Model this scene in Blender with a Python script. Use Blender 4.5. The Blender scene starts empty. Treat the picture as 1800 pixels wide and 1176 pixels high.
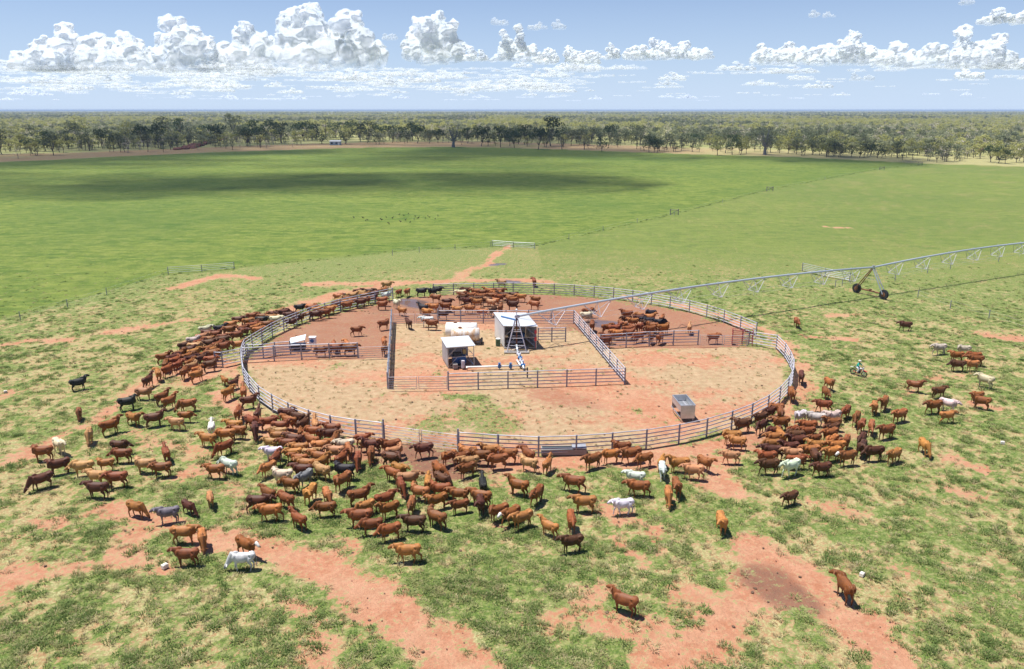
import bpy, bmesh, math, random
import numpy as np
from mathutils import Vector, Matrix
random.seed(7); RN = np.random.RandomState(11)
S = bpy.context.scene
C = S.collection
PI = math.pi
def R(d): return math.radians(d)

# ------------------------------------------------------------------ camera, sky, sun
HC = 28.0; F = 1350.0; PIT = math.atan(395 / F)      # flying height, focal length, downward pitch
cam = bpy.data.cameras.new('camera'); camo = bpy.data.objects.new('camera', cam); C.objects.link(camo)
cam.lens = 27.0; cam.sensor_width = 36.0; cam.clip_start = 0.5; cam.clip_end = 250000
camo.location = (0, 0, HC); camo.rotation_euler = (PI / 2 - PIT, 0, 0)
S.camera = camo
S.view_settings.view_transform = 'Standard'; S.view_settings.look = 'None'
S.view_settings.gamma = 1; S.view_settings.exposure = 0.75
S.view_settings.use_curve_mapping = False
SUNV = Vector((-0.30, 0.05, 0.95)).normalized()
w = bpy.data.worlds.new('World'); S.world = w; w.use_nodes = True
nt = w.node_tree; bg = nt.nodes['Background']
sky = nt.nodes.new('ShaderNodeTexSky'); sky.sky_type = 'NISHITA'; sky.sun_disc = False
sky.sun_elevation = math.asin(SUNV.z); sky.sun_rotation = math.atan2(SUNV.x, SUNV.y)
sky.altitude = 100; sky.air_density = 1.0; sky.dust_density = 0.15; sky.ozone_density = 3.0
hs = nt.nodes.new('ShaderNodeMixRGB'); hs.blend_type = 'MULTIPLY'; hs.inputs[0].default_value = 1; hs.inputs[2].default_value = (.78, .88, 1.15, 1)
tc = nt.nodes.new('ShaderNodeTexCoord'); sx_ = nt.nodes.new('ShaderNodeSeparateXYZ'); nt.links.new(tc.outputs['Generated'], sx_.inputs[0])
mr = nt.nodes.new('ShaderNodeMapRange'); mr.inputs[1].default_value = 0.0; mr.inputs[2].default_value = .22; mr.inputs[3].default_value = .8; mr.inputs[4].default_value = 0; nt.links.new(sx_.outputs[2], mr.inputs[0])
hz = nt.nodes.new('ShaderNodeMixRGB'); hz.inputs[2].default_value = (7.4, 9.3, 12.2, 1); nt.links.new(mr.outputs[0], hz.inputs[0])
nt.links.new(sky.outputs[0], hs.inputs[1]); nt.links.new(hs.outputs[0], hz.inputs[1]); nt.links.new(hz.outputs[0], bg.inputs[0]); bg.inputs[1].default_value = 0.052
sd = bpy.data.lights.new('sun', 'SUN'); sd.energy = 4.3; sd.angle = R(0.55); sd.color = (1, 0.965, 0.9)
so = bpy.data.objects.new('sun', sd); C.objects.link(so)
so.rotation_euler = SUNV.to_track_quat('Z', 'Y').to_euler()
S.cycles.max_bounces = 8; S.cycles.transparent_max_bounces = 32; S.cycles.volume_bounces = 0
S.cycles.use_adaptive_sampling = True

# ------------------------------------------------------------------ helpers
def G(px, py, h=0.0):
    """ground (or height h) position seen at a photograph pixel"""
    dx = (px - 900) / F; dy = (py - 588) / F
    d = (dx, math.cos(PIT) - dy * math.sin(PIT), -math.sin(PIT) - dy * math.cos(PIT))
    t = (HC - h) / -d[2]
    return Vector((d[0] * t, d[1] * t, h))
def toPx(x, y, z=0.0):
    dz = z - HC
    dep = y * math.cos(PIT) - dz * math.sin(PIT)
    up = y * math.sin(PIT) + dz * math.cos(PIT)
    return 900 + F * x / dep, 588 - F * up / dep, dep

class M:
    def __init__(s): s.v = []; s.f = []
    def add(s, vs, fs):
        n = len(s.v); s.v += [tuple(v) for v in vs]; s.f += [tuple(i + n for i in f) for f in fs]; return s
    def box(s, c, d, rz=0, mat=None):
        x, y, z = d[0] / 2, d[1] / 2, d[2] / 2
        vs = [Vector((a * x, b * y, e * z)) for a in (-1, 1) for b in (-1, 1) for e in (-1, 1)]
        if rz: m = Matrix.Rotation(rz, 3, 'Z'); vs = [m @ v for v in vs]
        if mat: vs = [mat @ v for v in vs]
        c = Vector(c); vs = [v + c for v in vs]
        return s.add(vs, [(0, 1, 3, 2), (4, 6, 7, 5), (0, 4, 5, 1), (2, 3, 7, 6), (0, 2, 6, 4), (1, 5, 7, 3)])
    def bar(s, a, b, r, n=6, r2=None, cap=True):
        a = Vector(a); b = Vector(b); d = (b - a)
        if d.length < 1e-6: return s
        q = d.to_track_quat('Z', 'Y'); r2 = r if r2 is None else r2
        vs = []
        for p, rr in ((a, r), (b, r2)):
            for i in range(n):
                t = 2 * PI * (i + .5) / n
                vs.append(p + q @ Vector((math.cos(t) * rr, math.sin(t) * rr, 0)))
        fs = [(i, (i + 1) % n, n + (i + 1) % n, n + i) for i in range(n)]
        if cap: fs += [tuple(range(n))[::-1], tuple(range(n, 2 * n))]
        return s.add(vs, fs)
    def path(s, pts, rs, n=8):
        for i in range(len(pts) - 1):
            ra = rs[i] if isinstance(rs, (list, tuple)) else rs
            rb = rs[i + 1] if isinstance(rs, (list, tuple)) else rs
            s.bar(pts[i], pts[i + 1], ra, n, rb)
        return s
    def tube(s, pts, r, n=10):
        vs = []; N_ = len(pts)
        for i, p in enumerate(pts):
            d = (Vector(pts[min(i + 1, N_ - 1)]) - Vector(pts[max(i - 1, 0)])).normalized(); a = d.cross(Vector((0, 0, 1))).normalized(); b = a.cross(d)
            vs += [Vector(p) + a * (r * math.cos(2 * PI * j / n)) + b * (r * math.sin(2 * PI * j / n)) for j in range(n)]
        return s.add(vs, [(i * n + j, i * n + (j + 1) % n, (i + 1) * n + (j + 1) % n, (i + 1) * n + j) for i in range(N_ - 1) for j in range(n)])
    def ell(s, c, r, n=10, m=7, rot=None):
        c = Vector(c); vs = []; fs = []
        for j in range(1, m):
            ph = PI * j / m
            for i in range(n):
                t = 2 * PI * i / n
                v = Vector((r[0] * math.sin(ph) * math.cos(t), r[1] * math.sin(ph) * math.sin(t), r[2] * math.cos(ph)))
                vs.append(c + (rot @ v if rot else v))
        top = Vector((0, 0, r[2])); k = len(vs)
        vs.append(c + (rot @ top if rot else top)); vs.append(c - (rot @ top if rot else top))
        for j in range(m - 2):
            for i in range(n):
                a = j * n + i; b = j * n + (i + 1) % n
                fs.append((a, a + n, b + n, b))
        for i in range(n):
            fs.append((k, i, (i + 1) % n)); o = (m - 2) * n
            fs.append((k + 1, o + (i + 1) % n, o + i))
        return s.add(vs, fs)
    def loft(s, rings, n=12):
        """rings: (centre, half width, half height, forward direction)"""
        vs = []; fs = []
        for c, a, b, d in rings:
            c = Vector(c); d = Vector(d).normalized()
            side = d.cross(Vector((0, 0, 1)))
            side = side.normalized() if side.length > .05 else Vector((0, 1, 0))
            up = side.cross(d).normalized()
            for i in range(n):
                t = 2 * PI * i / n
                vs.append(c + side * (a * math.cos(t)) + up * (b * math.sin(t)))
        for j in range(len(rings) - 1):
            for i in range(n):
                fs.append((j * n + i, j * n + (i + 1) % n, (j + 1) * n + (i + 1) % n, (j + 1) * n + i))
        fs.append(tuple(range(n))[::-1]); fs.append(tuple((len(rings) - 1) * n + i for i in range(n)))
        return s.add(vs, fs)
    def mesh(s, name, mat=None, smooth=False):
        me = bpy.data.meshes.new(name); me.from_pydata(s.v, [], s.f); me.update()
        bm = bmesh.new(); bm.from_mesh(me); bmesh.ops.recalc_face_normals(bm, faces=bm.faces); bm.to_mesh(me); bm.free()
        if mat: me.materials.append(mat)
        if smooth: me.polygons.foreach_set('use_smooth', [True] * len(me.polygons))
        return me
    def obj(s, name, mat, parent=None, smooth=False, loc=None, rz=0):
        return link(name, s.mesh(name, mat, smooth), parent, loc, rz)
def link(name, data, parent=None, loc=None, rz=0):
    o = bpy.data.objects.new(name, data); C.objects.link(o)
    if parent: o.parent = parent
    if loc is not None: o.location = loc
    if rz: o.rotation_euler = (0, 0, rz)
    return o
def tag(o, label=None, cat=None, group=None, kind=None):
    if label: o['label'] = label
    if cat: o['category'] = cat
    if group: o['group'] = group
    if kind: o['kind'] = kind
    return o
def thing(name, label, cat, loc=(0, 0, 0), rz=0, group=None):
    return tag(link(name, None, None, loc, rz), label, cat, group)

def hsh(ix, iy, seed):
    h = (ix * 374761393 + iy * 668265263 + seed * 974634777) & 0xffffffff
    h = ((h ^ (h >> 13)) * 1274126177) & 0xffffffff
    return ((h ^ (h >> 16)) & 0xffff) / 65535.0
def vnoise(x, y, seed=0):
    ix = np.floor(x).astype(np.int64); iy = np.floor(y).astype(np.int64)
    fx = x - ix; fy = y - iy; fx = fx * fx * (3 - 2 * fx); fy = fy * fy * (3 - 2 * fy)
    a = hsh(ix, iy, seed); b = hsh(ix + 1, iy, seed); c = hsh(ix, iy + 1, seed); d = hsh(ix + 1, iy + 1, seed)
    return (a * (1 - fx) + b * fx) * (1 - fy) + (c * (1 - fx) + d * fx) * fy
def fbm(x, y, seed=0, o=4):
    s = 0; a = .5; t = 0
    for k in range(o):
        s = s + a * vnoise(x * 2 ** k + 17.3 * k, y * 2 ** k - 9.1 * k, seed + k); t += a; a *= .55
    return s / t
def sstep(a, b, x): t = np.clip((x - a) / (b - a), 0, 1); return t * t * (3 - 2 * t)

# ------------------------------------------------------------------ materials
class N:
    def __init__(s, name):
        s.m = bpy.data.materials.new(name); s.m.use_nodes = True; s.t = s.m.node_tree
        s.p = s.t.nodes['Principled BSDF']; s.out = s.t.nodes['Material Output']
    def n(s, typ, **k):
        x = s.t.nodes.new('ShaderNode' + typ)
        for a, b in k.items(): setattr(x, a, b)
        return x
    def l(s, a, b): s.t.links.new(a, b)
    def val(s, inp, v):
        if hasattr(v, 'is_output') or isinstance(v, bpy.types.NodeSocket): s.l(v, inp)
        else: inp.default_value = v
    def mix(s, f, a, b, mode='MIX'):
        x = s.n('MixRGB', blend_type=mode); s.val(x.inputs[0], f)
        for i, c in ((1, a), (2, b)):
            if isinstance(c, (tuple, list)): x.inputs[i].default_value = (*c[:3], 1)
            else: s.l(c, x.inputs[i])
        return x.outputs[0]
    def math(s, op, a, b=0.0, c=None, clamp=False):
        x = s.n('Math', operation=op); x.use_clamp = clamp; s.val(x.inputs[0], a); s.val(x.inputs[1], b)
        if c is not None: s.val(x.inputs[2], c)
        return x.outputs[0]
    def rng(s, v, a, b, c=0.0, d=1.0):
        x = s.n('MapRange'); s.val(x.inputs[0], v)
        for i, k in enumerate((a, b, c, d)): x.inputs[i + 1].default_value = k
        return x.outputs[0]
    def noise(s, scale, detail=4, rough=.6, vec=None, dist=0):
        x = s.n('TexNoise'); x.inputs['Scale'].default_value = scale; x.inputs['Detail'].default_value = detail
        x.inputs['Roughness'].default_value = rough; x.inputs['Distortion'].default_value = dist
        if vec is not None: s.l(vec, x.inputs['Vector'])
        return x.outputs['Fac']
    def coord(s, k='Object'): return s.n('TexCoord').outputs[k]
    def pos(s): return s.n('NewGeometry').outputs['Position']
    def scl(s, v, sc):
        x = s.n('Mapping'); x.inputs['Scale'].default_value = sc; s.l(v, x.inputs['Vector']); return x.outputs[0]
    def col(s, c): s.l(c, s.p.inputs['Base Color']) if isinstance(c, bpy.types.NodeSocket) else setattr(s.p.inputs['Base Color'], 'default_value', (*c, 1))
    def bump(s, h, st=.5, dist=.1):
        b = s.n('Bump'); b.inputs['Strength'].default_value = st; b.inputs['Distance'].default_value = dist
        s.l(h, b.inputs['Height']); s.l(b.outputs[0], s.p.inputs['Normal'])
def simple(name, c, rough=.6, metal=0.0, var=.25, scale=6.0, c2=None, lo=.45, hi=.6):
    k = N(name); n1 = k.noise(scale, 5, .65)
    a = k.mix(k.rng(n1, .3, .7, 0, 1), tuple(x * (1 - var) for x in c), tuple(min(1, x * (1 + var * .6)) for x in c))
    if c2: a = k.mix(k.rng(k.noise(scale * .6, 6, .7), lo, hi), a, c2)
    k.col(a); k.p.inputs['Roughness'].default_value = rough; k.p.inputs['Metallic'].default_value = metal
    k.l(k.rng(n1, .2, .8, rough - .08, min(1, rough + .12)), k.p.inputs['Roughness'])
    return k.m
m_steel = simple('galvanised_steel', (.55, .54, .60), .5, .1, .3, 3, (.2, .19, .2), .5, .7)
m_post = simple('weathered_post_steel', (.30, .30, .35), .55, .25, .3, 3, (.15, .11, .1), .5, .7)
m_galv = simple('bright_galvanised', (.55, .57, .6), .38, .7, .2, 2)
m_pipe = simple('sprinkler_pipe_zinc', (.58, .63, .68), .4, .5, .15, 1.5)
m_red = simple('red_enamel', (.35, .05, .06), .5, 0, .3, 4)
m_rust = simple('rusty_steel', (.23, .1, .05), .8, .2, .4, 4)
m_black = simple('black_rubber', (.02, .02, .022), .75, 0, .4, 8)
m_dark = simple('dark_machinery', (.035, .045, .06), .5, .2, .5, 3)
m_blue = simple('blue_paint', (.03, .14, .36), .45, 0, .3, 4)
m_white = simple('white_paint', (.78, .78, .76), .4, 0, .08, 2)
m_conc = simple('concrete', (.30, .27, .25), .85, 0, .25, 3)
m_green = simple('drum_green', (.06, .12, .06), .5, 0, .3, 3)
m_salt = simple('lick_block', (.75, .68, .6), .8, 0, .15, 5)
m_skin = simple('skin', (.42, .24, .17), .55, 0, .1, 5)
m_teal = simple('teal_shirt', (.02, .36, .27), .8, 0, .25, 8)
m_trous = simple('pale_trousers', (.6, .6, .64), .85, 0, .15, 8)
m_bikered = simple('motorbike_red', (.6, .03, .05), .35, 0, .15, 4)
m_yel = simple('yellow_label', (.5, .36, .12), .5, 0, .2, 4)
m_bird = simple('bird_black', (.02, .018, .018), .7, 0, .3, 10)
m_bark = simple('bark', (.13, .105, .085), .9, 0, .4, 3)
m_palebark = simple('pale_bark', (.24, .22, .21), .9, 0, .3, 2)
m_earth = simple('red_earth', (.24, .1, .07), .95, 0, .4, 2)
m_log = simple('bleached_wood', (.5, .36, .3), .9, 0, .4, 2)

# ------------------------------------------------------------------ ground
def W(pts, h=0): return [G(x, y, h) for x, y in pts]
front = [(423.5, 612), (424, 629), (427.5, 646), (437, 660), (454, 678.7), (477.4, 694), (506, 708.4), (542.3, 721.3), (580, 731), (624, 737.8), (673.5, 743)]
front2 = [(805, 760), (876, 765), (947, 768), (1013.6, 766), (1077, 761.5), (1137.4, 755.5), (1195, 746.5), (1244, 736), (1288, 723), (1323.5, 709.7), (1352, 695), (1372.5, 680), (1387, 664), (1395.5, 648), (1396, 631.6), (1390.7, 619), (1381.6, 604.3), (1366.7, 589.6), (1317.7, 582.5)]
backarc = [(761.4, 499.5), (797, 499), (832.8, 498.4), (867.7, 497.9), (902, 497.7), (938.6, 498), (974.3, 499.2), (1009.4, 501), (1044.6, 503.6), (1078.9, 506.9), (1112.6, 510.8), (1145.7, 515.6), (1178.6, 521.6), (1212.8, 528.5), (1243.4, 536.5), (1273.8, 545.7), (1303, 556.5), (1330.8, 567.5)]
leftarc = [(690, 506.5), (658.5, 513.6), (627.9, 519.8), (597.3, 526.2), (570.6, 533), (543.7, 541), (520.4, 549.6), (497.3, 558.8), (476.9, 568.5), (458.7, 579), (441.7, 589), (429.3, 597)]
HR = 1.75
w_front, w_front2, w_back, w_left = W(front, HR), W(front2, HR), W(backarc, HR), W(leftarc, HR)
ring = [p.to_2d() for p in (w_front + w_front2 + w_back[::-1] + w_left)]
ctr = sum(ring, Vector((0, 0))) / len(ring)

def inpoly(X, Y, poly):
    r = np.zeros(X.shape, bool); n = len(poly)
    for i in range(n):
        x1, y1 = poly[i][0], poly[i][1]; x2, y2 = poly[(i + 1) % n][0], poly[(i + 1) % n][1]
        if y1 == y2: continue
        c = ((y1 > Y) != (y2 > Y)) & (X < (x2 - x1) * (Y - y1) / (y2 - y1) + x1); r ^= c
    return r
def dseg(X, Y, pts):
    d = np.full(X.shape, 1e9)
    for i in range(max(1, len(pts) - 1)):
        a = pts[i]; b = pts[min(i + 1, len(pts) - 1)]
        vx, vy = b[0] - a[0], b[1] - a[1]; L = vx * vx + vy * vy + 1e-9
        t = np.clip(((X - a[0]) * vx + (Y - a[1]) * vy) / L, 0, 1)
        d = np.minimum(d, np.hypot(X - a[0] - t * vx, Y - a[1] - t * vy))
    return d
# bare tracks: pixel path, half width in metres, strength
TR = [([(440, 958), (560, 990), (640, 1035), (700, 1080), (760, 1130), (800, 1190)], 2.4, 1.0),
      ([(700, 1080), (800, 1110), (870, 1176)], 1.3, .8), ([(520, 1060), (560, 1110), (600, 1176)], 1.0, .7),
      ([(1330, 965), (1400, 1000), (1460, 1050), (1530, 1120), (1590, 1190)], 2.1, 1.0),
      ([(1380, 1020), (1300, 1075), (1230, 1130), (1170, 1190)], 2.2, .95), ([(1060, 1090), (1150, 1110), (1260, 1150)], 1.5, .8),
      ([(1210, 1040), (1290, 1060), (1340, 1040)], 1.2, .7),
      ([(1060, 1030), (1040, 1060), (960, 1100)], 1.0, .7), ([(1075, 900), (1100, 960), (1140, 1000)], 1.0, .95),
      ([(1030, 885), (1110, 905), (1150, 930)], 1.1, .75), ([(1150, 950), (1190, 1060), (1240, 1090)], .7, .6),
      ([(1170, 800), (1240, 822), (1285, 865)], 2.0, 1.0), ([(1240, 830), (1300, 790), (1330, 760)], 1.5, .9),
      ([(560, 790), (640, 800), (760, 800), (860, 815), (990, 812), (1100, 805), (1200, 795), (1290, 780)], 2.4, 1.0),
      ([(740, 800), (780, 830)], 3.0, 1.0), ([(640, 770), (740, 790)], 2.0, .9), ([(860, 830), (900, 860)], 1.5, .7), ([(870, 920), (910, 940)], 1.2, .9),
      ([(40, 800), (110, 765), (170, 735), (235, 690), (290, 655), (345, 650)], 1.6, .9), ([(300, 650), (350, 665), (390, 640)], 2.6, 1.0),
      ([(380, 690), (430, 730), (500, 765), (560, 790)], 1.7, .95), ([(400, 650), (440, 700)], 1.3, .8), ([(300, 640), (250, 640)], 1.0, .6),
      ([(230, 760), (330, 790), (400, 850), (440, 900)], .9, .6), ([(330, 830), (400, 820)], 1.0, .8),
      ([(190, 890), (300, 915), (360, 950), (440, 958)], 1.7, .95), ([(240, 940), (220, 975), (300, 1000)], 1.6, .85), ([(0, 1020), (90, 1010), (130, 990)], 1.5, .85), ([(60, 918), (95, 915)], 1.0, .9),
      ([(0, 1060), (60, 1065)], 1.0, .5), ([(440, 880), (520, 850)], .9, .5), ([(600, 940), (620, 970)], 1.0, .8),
      ([(200, 582), (260, 573), (345, 560)], 1.7, .9), ([(0, 607), (60, 598), (110, 597)], 1.3, .85), ([(330, 500), (380, 484), (450, 489)], 2.0, .95), ([(300, 507), (350, 495)], 1.4, .7),
      ([(350, 600), (420, 575), (500, 545), (600, 515), (700, 500)], 2.2, .9), ([(545, 500), (640, 498), (720, 496), (820, 493), (900, 492), (960, 495)], 2.2, .85),
      ([(855, 468), (872, 448), (895, 430)], 1.2, .95), ([(800, 492), (825, 474), (860, 466)], 1.6, .7), ([(1095, 522), (1180, 533), (1270, 556), (1320, 575)], 1.5, .95),
      ([(1335, 577), (1375, 600), (1402, 630), (1405, 690), (1370, 740)], 1.5, .85), ([(1425, 590), (1500, 598)], .9, .9), ([(1455, 399), (1492, 401)], 1.6, 1.0),
      ([(1738, 590), (1800, 597), (1860, 610)], 2.0, .95), ([(1730, 712), (1765, 722)], 1.3, .9), ([(1665, 803), (1730, 825)], 1.3, .95), ([(1670, 858), (1710, 870)], .9, .7), ([(1460, 556), (1510, 552)], 1.2, .75),
      ([(1410, 700), (1470, 760), (1340, 790)], 1.6, .6), ([(1470, 890), (1530, 905)], .9, .6), ([(1585, 700), (1640, 665), (1720, 655)], .5, .6), ([(1600, 1000), (1640, 980)], .8, .6),
      ([(0, 700), (20, 690)], .8, .7), ([(1700, 560), (1800, 590)], .6, .4), ([(1380, 860), (1400, 880)], .6, .5), ([(1500, 510), (1560, 525)], .8, .45)]
WET = [([(715, 530), (760, 540)], 2.6), ([(1050, 568), (1090, 572)], 2.4), ([(868, 466), (882, 464)], 1.0), ([(890, 494), (905, 496)], 1.4)]
MUD = [([(740, 795), (790, 830)], 4.0, .8), ([(650, 790), (720, 800)], 2.5, .5), ([(1350, 1020), (1400, 1060)], 1.6, .75), ([(690, 540), (800, 545)], 5.5, .6), ([(1010, 575), (1120, 580)], 6, .6), ([(890, 930), (900, 935)], 1.3, .7),
       ([(560, 750), (640, 790)], 2.0, .35), ([(1380, 790), (1480, 770)], 3.5, .3), ([(350, 640), (420, 610)], 3, .4), ([(960, 690), (1020, 720)], 3.0, .3), ([(870, 670), (960, 640)], 2, .25)]
FIELD_EDGE = [(-200, 292), (0, 285), (110, 280), (250, 273), (450, 265), (620, 260), (800, 258), (960, 262), (1130, 268), (1270, 273), (1400, 276), (1620, 287), (1900, 296)]
fe = W(FIELD_EDGE)
FENCE_LINE = [(-60, 580), (36, 551), (119, 530), (188, 512), (290, 482), (420, 470), (600, 452), (737, 438), (865, 433), (945, 432), (1060, 405), (1185, 376), (1353, 333), (1550, 296), (1640, 288)]
fl = W(FENCE_LINE)

def axis(lo, hi, mid_lo, mid_hi, step, grow):
    a = list(np.arange(mid_lo, mid_hi + 1e-6, step)); s = step; x = mid_hi
    while x < hi: s *= grow; x += s; a.append(x)
    s = step; x = mid_lo; pre = []
    while x > lo: s *= grow; x -= s; pre.append(x)
    return np.array(pre[::-1] + a)
def masks(X, Y):
    """green grass cover, straw cover, mud, wet, smooth field"""
    wob = (fbm(X * .35, Y * .35, 3, 3) - .5) * 3.2
    wob2 = (fbm(X * 1.3, Y * 1.3, 5, 3) - .5) * 1.4
    wob3 = (fbm(X * 3.1, Y * 3.1, 7, 2) - .5) * 1.6
    bare = np.zeros(X.shape)
    for pts, wd, st in TR:
        wd = wd * .86
        d = dseg(X, Y, W(pts)); bare = np.maximum(bare, st * (1 - sstep(wd * .40, wd * 1.25, d * 1.1 + wob + wob2 + wob3)))
    mud = np.zeros(X.shape); wet = np.zeros(X.shape)
    for pts, wd, st in MUD:
        mud = np.maximum(mud, st * (1 - sstep(wd * .4, wd * 1.2, dseg(X, Y, W(pts)) + wob * .7)))
    for pts, wd in WET:
        wet = np.maximum(wet, 1 - sstep(wd * .6, wd, dseg(X, Y, W(pts)) + wob * .5))
    inr = inpoly(X, Y, ring)
    # smooth irrigated field beyond the wire fence
    yl = np.interp(X, [p.x for p in fl], [p.y for p in fl])
    sm = sstep(-3, 3, Y - yl + wob); xr = fl[9].x
    rt = (X > xr) & (Y < 600)
    rough = 1 - sstep(105, 175, Y + wob * 4)
    n1 = fbm(X * .06, Y * .06, 21, 4); n2 = fbm(X * .55, Y * .55, 31, 4)
    n3 = fbm(X * 1.7, Y * 1.7, 41, 3)
    far = sstep(85, 150, Y)
    n5 = fbm(X * 3.6, Y * 3.6, 45, 2)
    g0 = sstep(.40, .62, n2 * .36 + n3 * .34 + n5 * .25 + n1 * .22 - .03)
    g = g0 + (.85 - .3 * n2 - g0) * far * .8
    g = g * (1 - sm) + sm * (.93 - .2 * sstep(.5, .75, n2))
    sm = np.maximum(sm, .62 * (1 - rough) * rt)
    g = g * (1 - bare)
    straw = sstep(.30, .62, n1 * .5 + n3 * .45 + .06) * (1 - bare * .93)
    straw = np.maximum(straw, .72 * (1 - bare * .93))
    # inside the yards
    sp = fbm(X * .12, Y * .2, 61, 4)
    gy = sstep(.66, .8, fbm(X * .5, Y * .5, 71, 4)) * .8
    patch = 1 - sstep(1.4, 3.8, dseg(X, Y, W([(770, 745), (830, 730), (865, 750)])) + wob)
    patch = patch * .62; patch = np.maximum(patch, .9 * (1 - sstep(.5, 1.2, dseg(X, Y, W([(790, 698), (840, 698)])) + wob2)))
    patch = np.maximum(patch, .6 * (1 - sstep(.8, 2.4, dseg(X, Y, W([(840, 700), (860, 730)])) + wob2)))
    edge = dseg(X, Y, [p for p in ring] + [ring[0]])
    gy = np.maximum(gy * .6, np.maximum(patch * sstep(.3, .55, n2 + .12), .6 * (1 - sstep(.6, 1.6, edge + wob2)) * sstep(.4, .6, n2)))
    st = sstep(.34, .60, sp * .7 + n3 * .3 + .05 * (np.abs(X - G(1040, 690).x) > 9))
    penL = inpoly(X, Y, [p.to_2d() for p in W([(428, 632), (683, 630), (690, 568), (800, 566), (1000, 570), (1060, 612), (1316, 610), (1345, 600), (1290, 560), (1150, 530), (930, 514), (760, 514), (690, 520), (560, 556), (440, 610)])])
    red = 1 - sstep(2.0, 5.5, dseg(X, Y, W([(990, 690), (1100, 700), (1180, 740)])) + wob)
    st = st * (1 - .8 * red)
    st = np.where(penL, .06 * st, st); gy = np.where(penL, gy * (edge < 2.2), gy)
    g = np.where(inr, gy, g); straw = np.where(inr, st * .95, straw)
    mud = np.where(inr & penL, np.maximum(mud, .38 + .2 * n1), mud)
    # strip between the field and the bush
    ye = np.interp(X, [p.x for p in fe], [p.y for p in fe]); out = sstep(-4, 6, Y - ye + wob * 2)
    rightside = sstep(60, 260, X)
    n4 = fbm(X * .02, Y * .02, 81, 4)
    near_out = 1 - sstep(60, 160, Y - ye)
    g = np.where(out > .5, np.where(near_out > .5, .15 + .35 * sstep(.45, .6, n4), .55 + .3 * n4), g)
    straw = np.where(out > .5, np.where(near_out > .5, .5 + .45 * rightside, .9), straw)
    mud = np.where(out > .5, .35 * (1 - rightside) * near_out, mud)
    sm = np.where(out > .5, 0, sm)
    return g, straw, mud, wet, sm, bare, inr, out
xs = axis(-26000, 26000, -66, 74, .32, 1.045); ys = axis(-400, 60000, 29, 118, .32, 1.022)
X, Y = np.meshgrid(xs, ys); nx, ny = len(xs), len(ys)
g, straw, mud, wet, sm, bare, inr, out = masks(X, Y)
me = bpy.data.meshes.new('ground')
co = np.stack([X.ravel(), Y.ravel(), np.zeros(X.size)], 1)
# faint relief: worn pads sit lower than the tussocks
near = (1 - sstep(110, 140, Y)) * sstep(26, 30, Y)
co[:, 2] = (near * ((g - .5) * .07 + (fbm(X * .3, Y * .3, 91, 3) - .5) * .12 - .03)).ravel()
i = np.arange(nx * ny).reshape(ny, nx)
q = np.stack([i[:-1, :-1], i[:-1, 1:], i[1:, 1:], i[1:, :-1]], -1).reshape(-1, 4)
me.vertices.add(len(co)); me.vertices.foreach_set('co', co.ravel())
me.loops.add(q.size); me.loops.foreach_set('vertex_index', q.ravel())
me.polygons.add(len(q)); me.polygons.foreach_set('loop_start', np.arange(len(q)) * 4)
me.polygons.foreach_set('use_smooth', np.ones(len(q), bool))
me.update(calc_edges=True)
a = me.color_attributes.new('cover', 'FLOAT_COLOR', 'POINT')
a.data.foreach_set('color', np.stack([g, straw, mud, wet], -1).astype(np.float32).ravel())
a = me.color_attributes.new('kindof', 'FLOAT_COLOR', 'POINT')
a.data.foreach_set('color', np.stack([sm, inr * 1.0, out, bare], -1).astype(np.float32).ravel())

k = N('ground_cover'); P = k.pos()
c1 = k.n('Attribute', attribute_name='cover'); c2 = k.n('Attribute', attribute_name='kindof')
s1 = k.n('SeparateColor'); k.l(c1.outputs['Color'], s1.inputs[0]); s2 = k.n('SeparateColor'); k.l(c2.outputs['Color'], s2.inputs[0])
gA, stA, muA, weA = s1.outputs[0], s1.outputs[1], s1.outputs[2], c1.outputs['Alpha']
smA, inA, ouA, baA = s2.outputs[0], s2.outputs[1], s2.outputs[2], c2.outputs['Alpha']
fine = k.rng(k.noise(7, 4, .7, P), .26, .74); fin2 = k.rng(k.noise(2.6, 4, .65, P), .28, .72); mid = k.noise(1.3, 5, .65, P); big = k.noise(.09, 4, .55, P); vbig = k.noise(.012, 3, .5, P)
pst = k.scl(P, (.12, .5, 1)); streak = k.noise(1.0, 5, .65, pst)
soil = k.mix(k.rng(mid, .35, .7), (.39, .165, .088), (.51, .25, .15))
soil = k.mix(k.rng(k.noise(.28, 4, .6, P), .42, .62, 0, .35), soil, (.52, .33, .21))
soil = k.mix(k.rng(fine, .5, .85, 0, .45), soil, (.22, .105, .06))
soil = k.mix(k.rng(fin2, .55, .9, 0, .4), soil, (.50, .33, .20))
soil = k.mix(k.math('MULTIPLY', muA, k.rng(mid, .3, .6, .6, 1.1)), soil, (.15, .075, .05))
strw = k.mix(k.rng(fine, .3, .75), (.20, .21, .075), (.48, .43, .21))
strw = k.mix(inA, strw, k.mix(k.rng(mid, .3, .7), (.31, .215, .115), (.49, .35, .21)))
fs = k.math('ADD', k.math('MULTIPLY', stA, 1.1), k.math('MULTIPLY', k.math('SUBTRACT', k.math('ADD', fine, fin2), 1.0), .75))
base = k.mix(k.rng(fs, .2, 1.0), soil, strw)
grn = k.mix(k.rng(fine, .2, .8), (.042, .096, .015), (.185, .245, .052))
grn = k.mix(k.rng(fin2, .45, .78, 0, .65), grn, (.38, .35, .15))
grn = k.mix(k.rng(mid, .42, .7, 0, .3), grn, (.22, .22, .075))
fld = k.mix(k.rng(streak, .38, .62), (.070, .132, .015), (.19, .238, .04))
fld = k.mix(k.rng(fin2, .45, .8, 0, .65), fld, (.05, .10, .014))
fld = k.mix(k.rng(k.noise(.45, 4, .7, k.scl(P, (.8, 1, 1))), .46, .62, 0, .75), fld, (.058, .105, .014))
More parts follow.
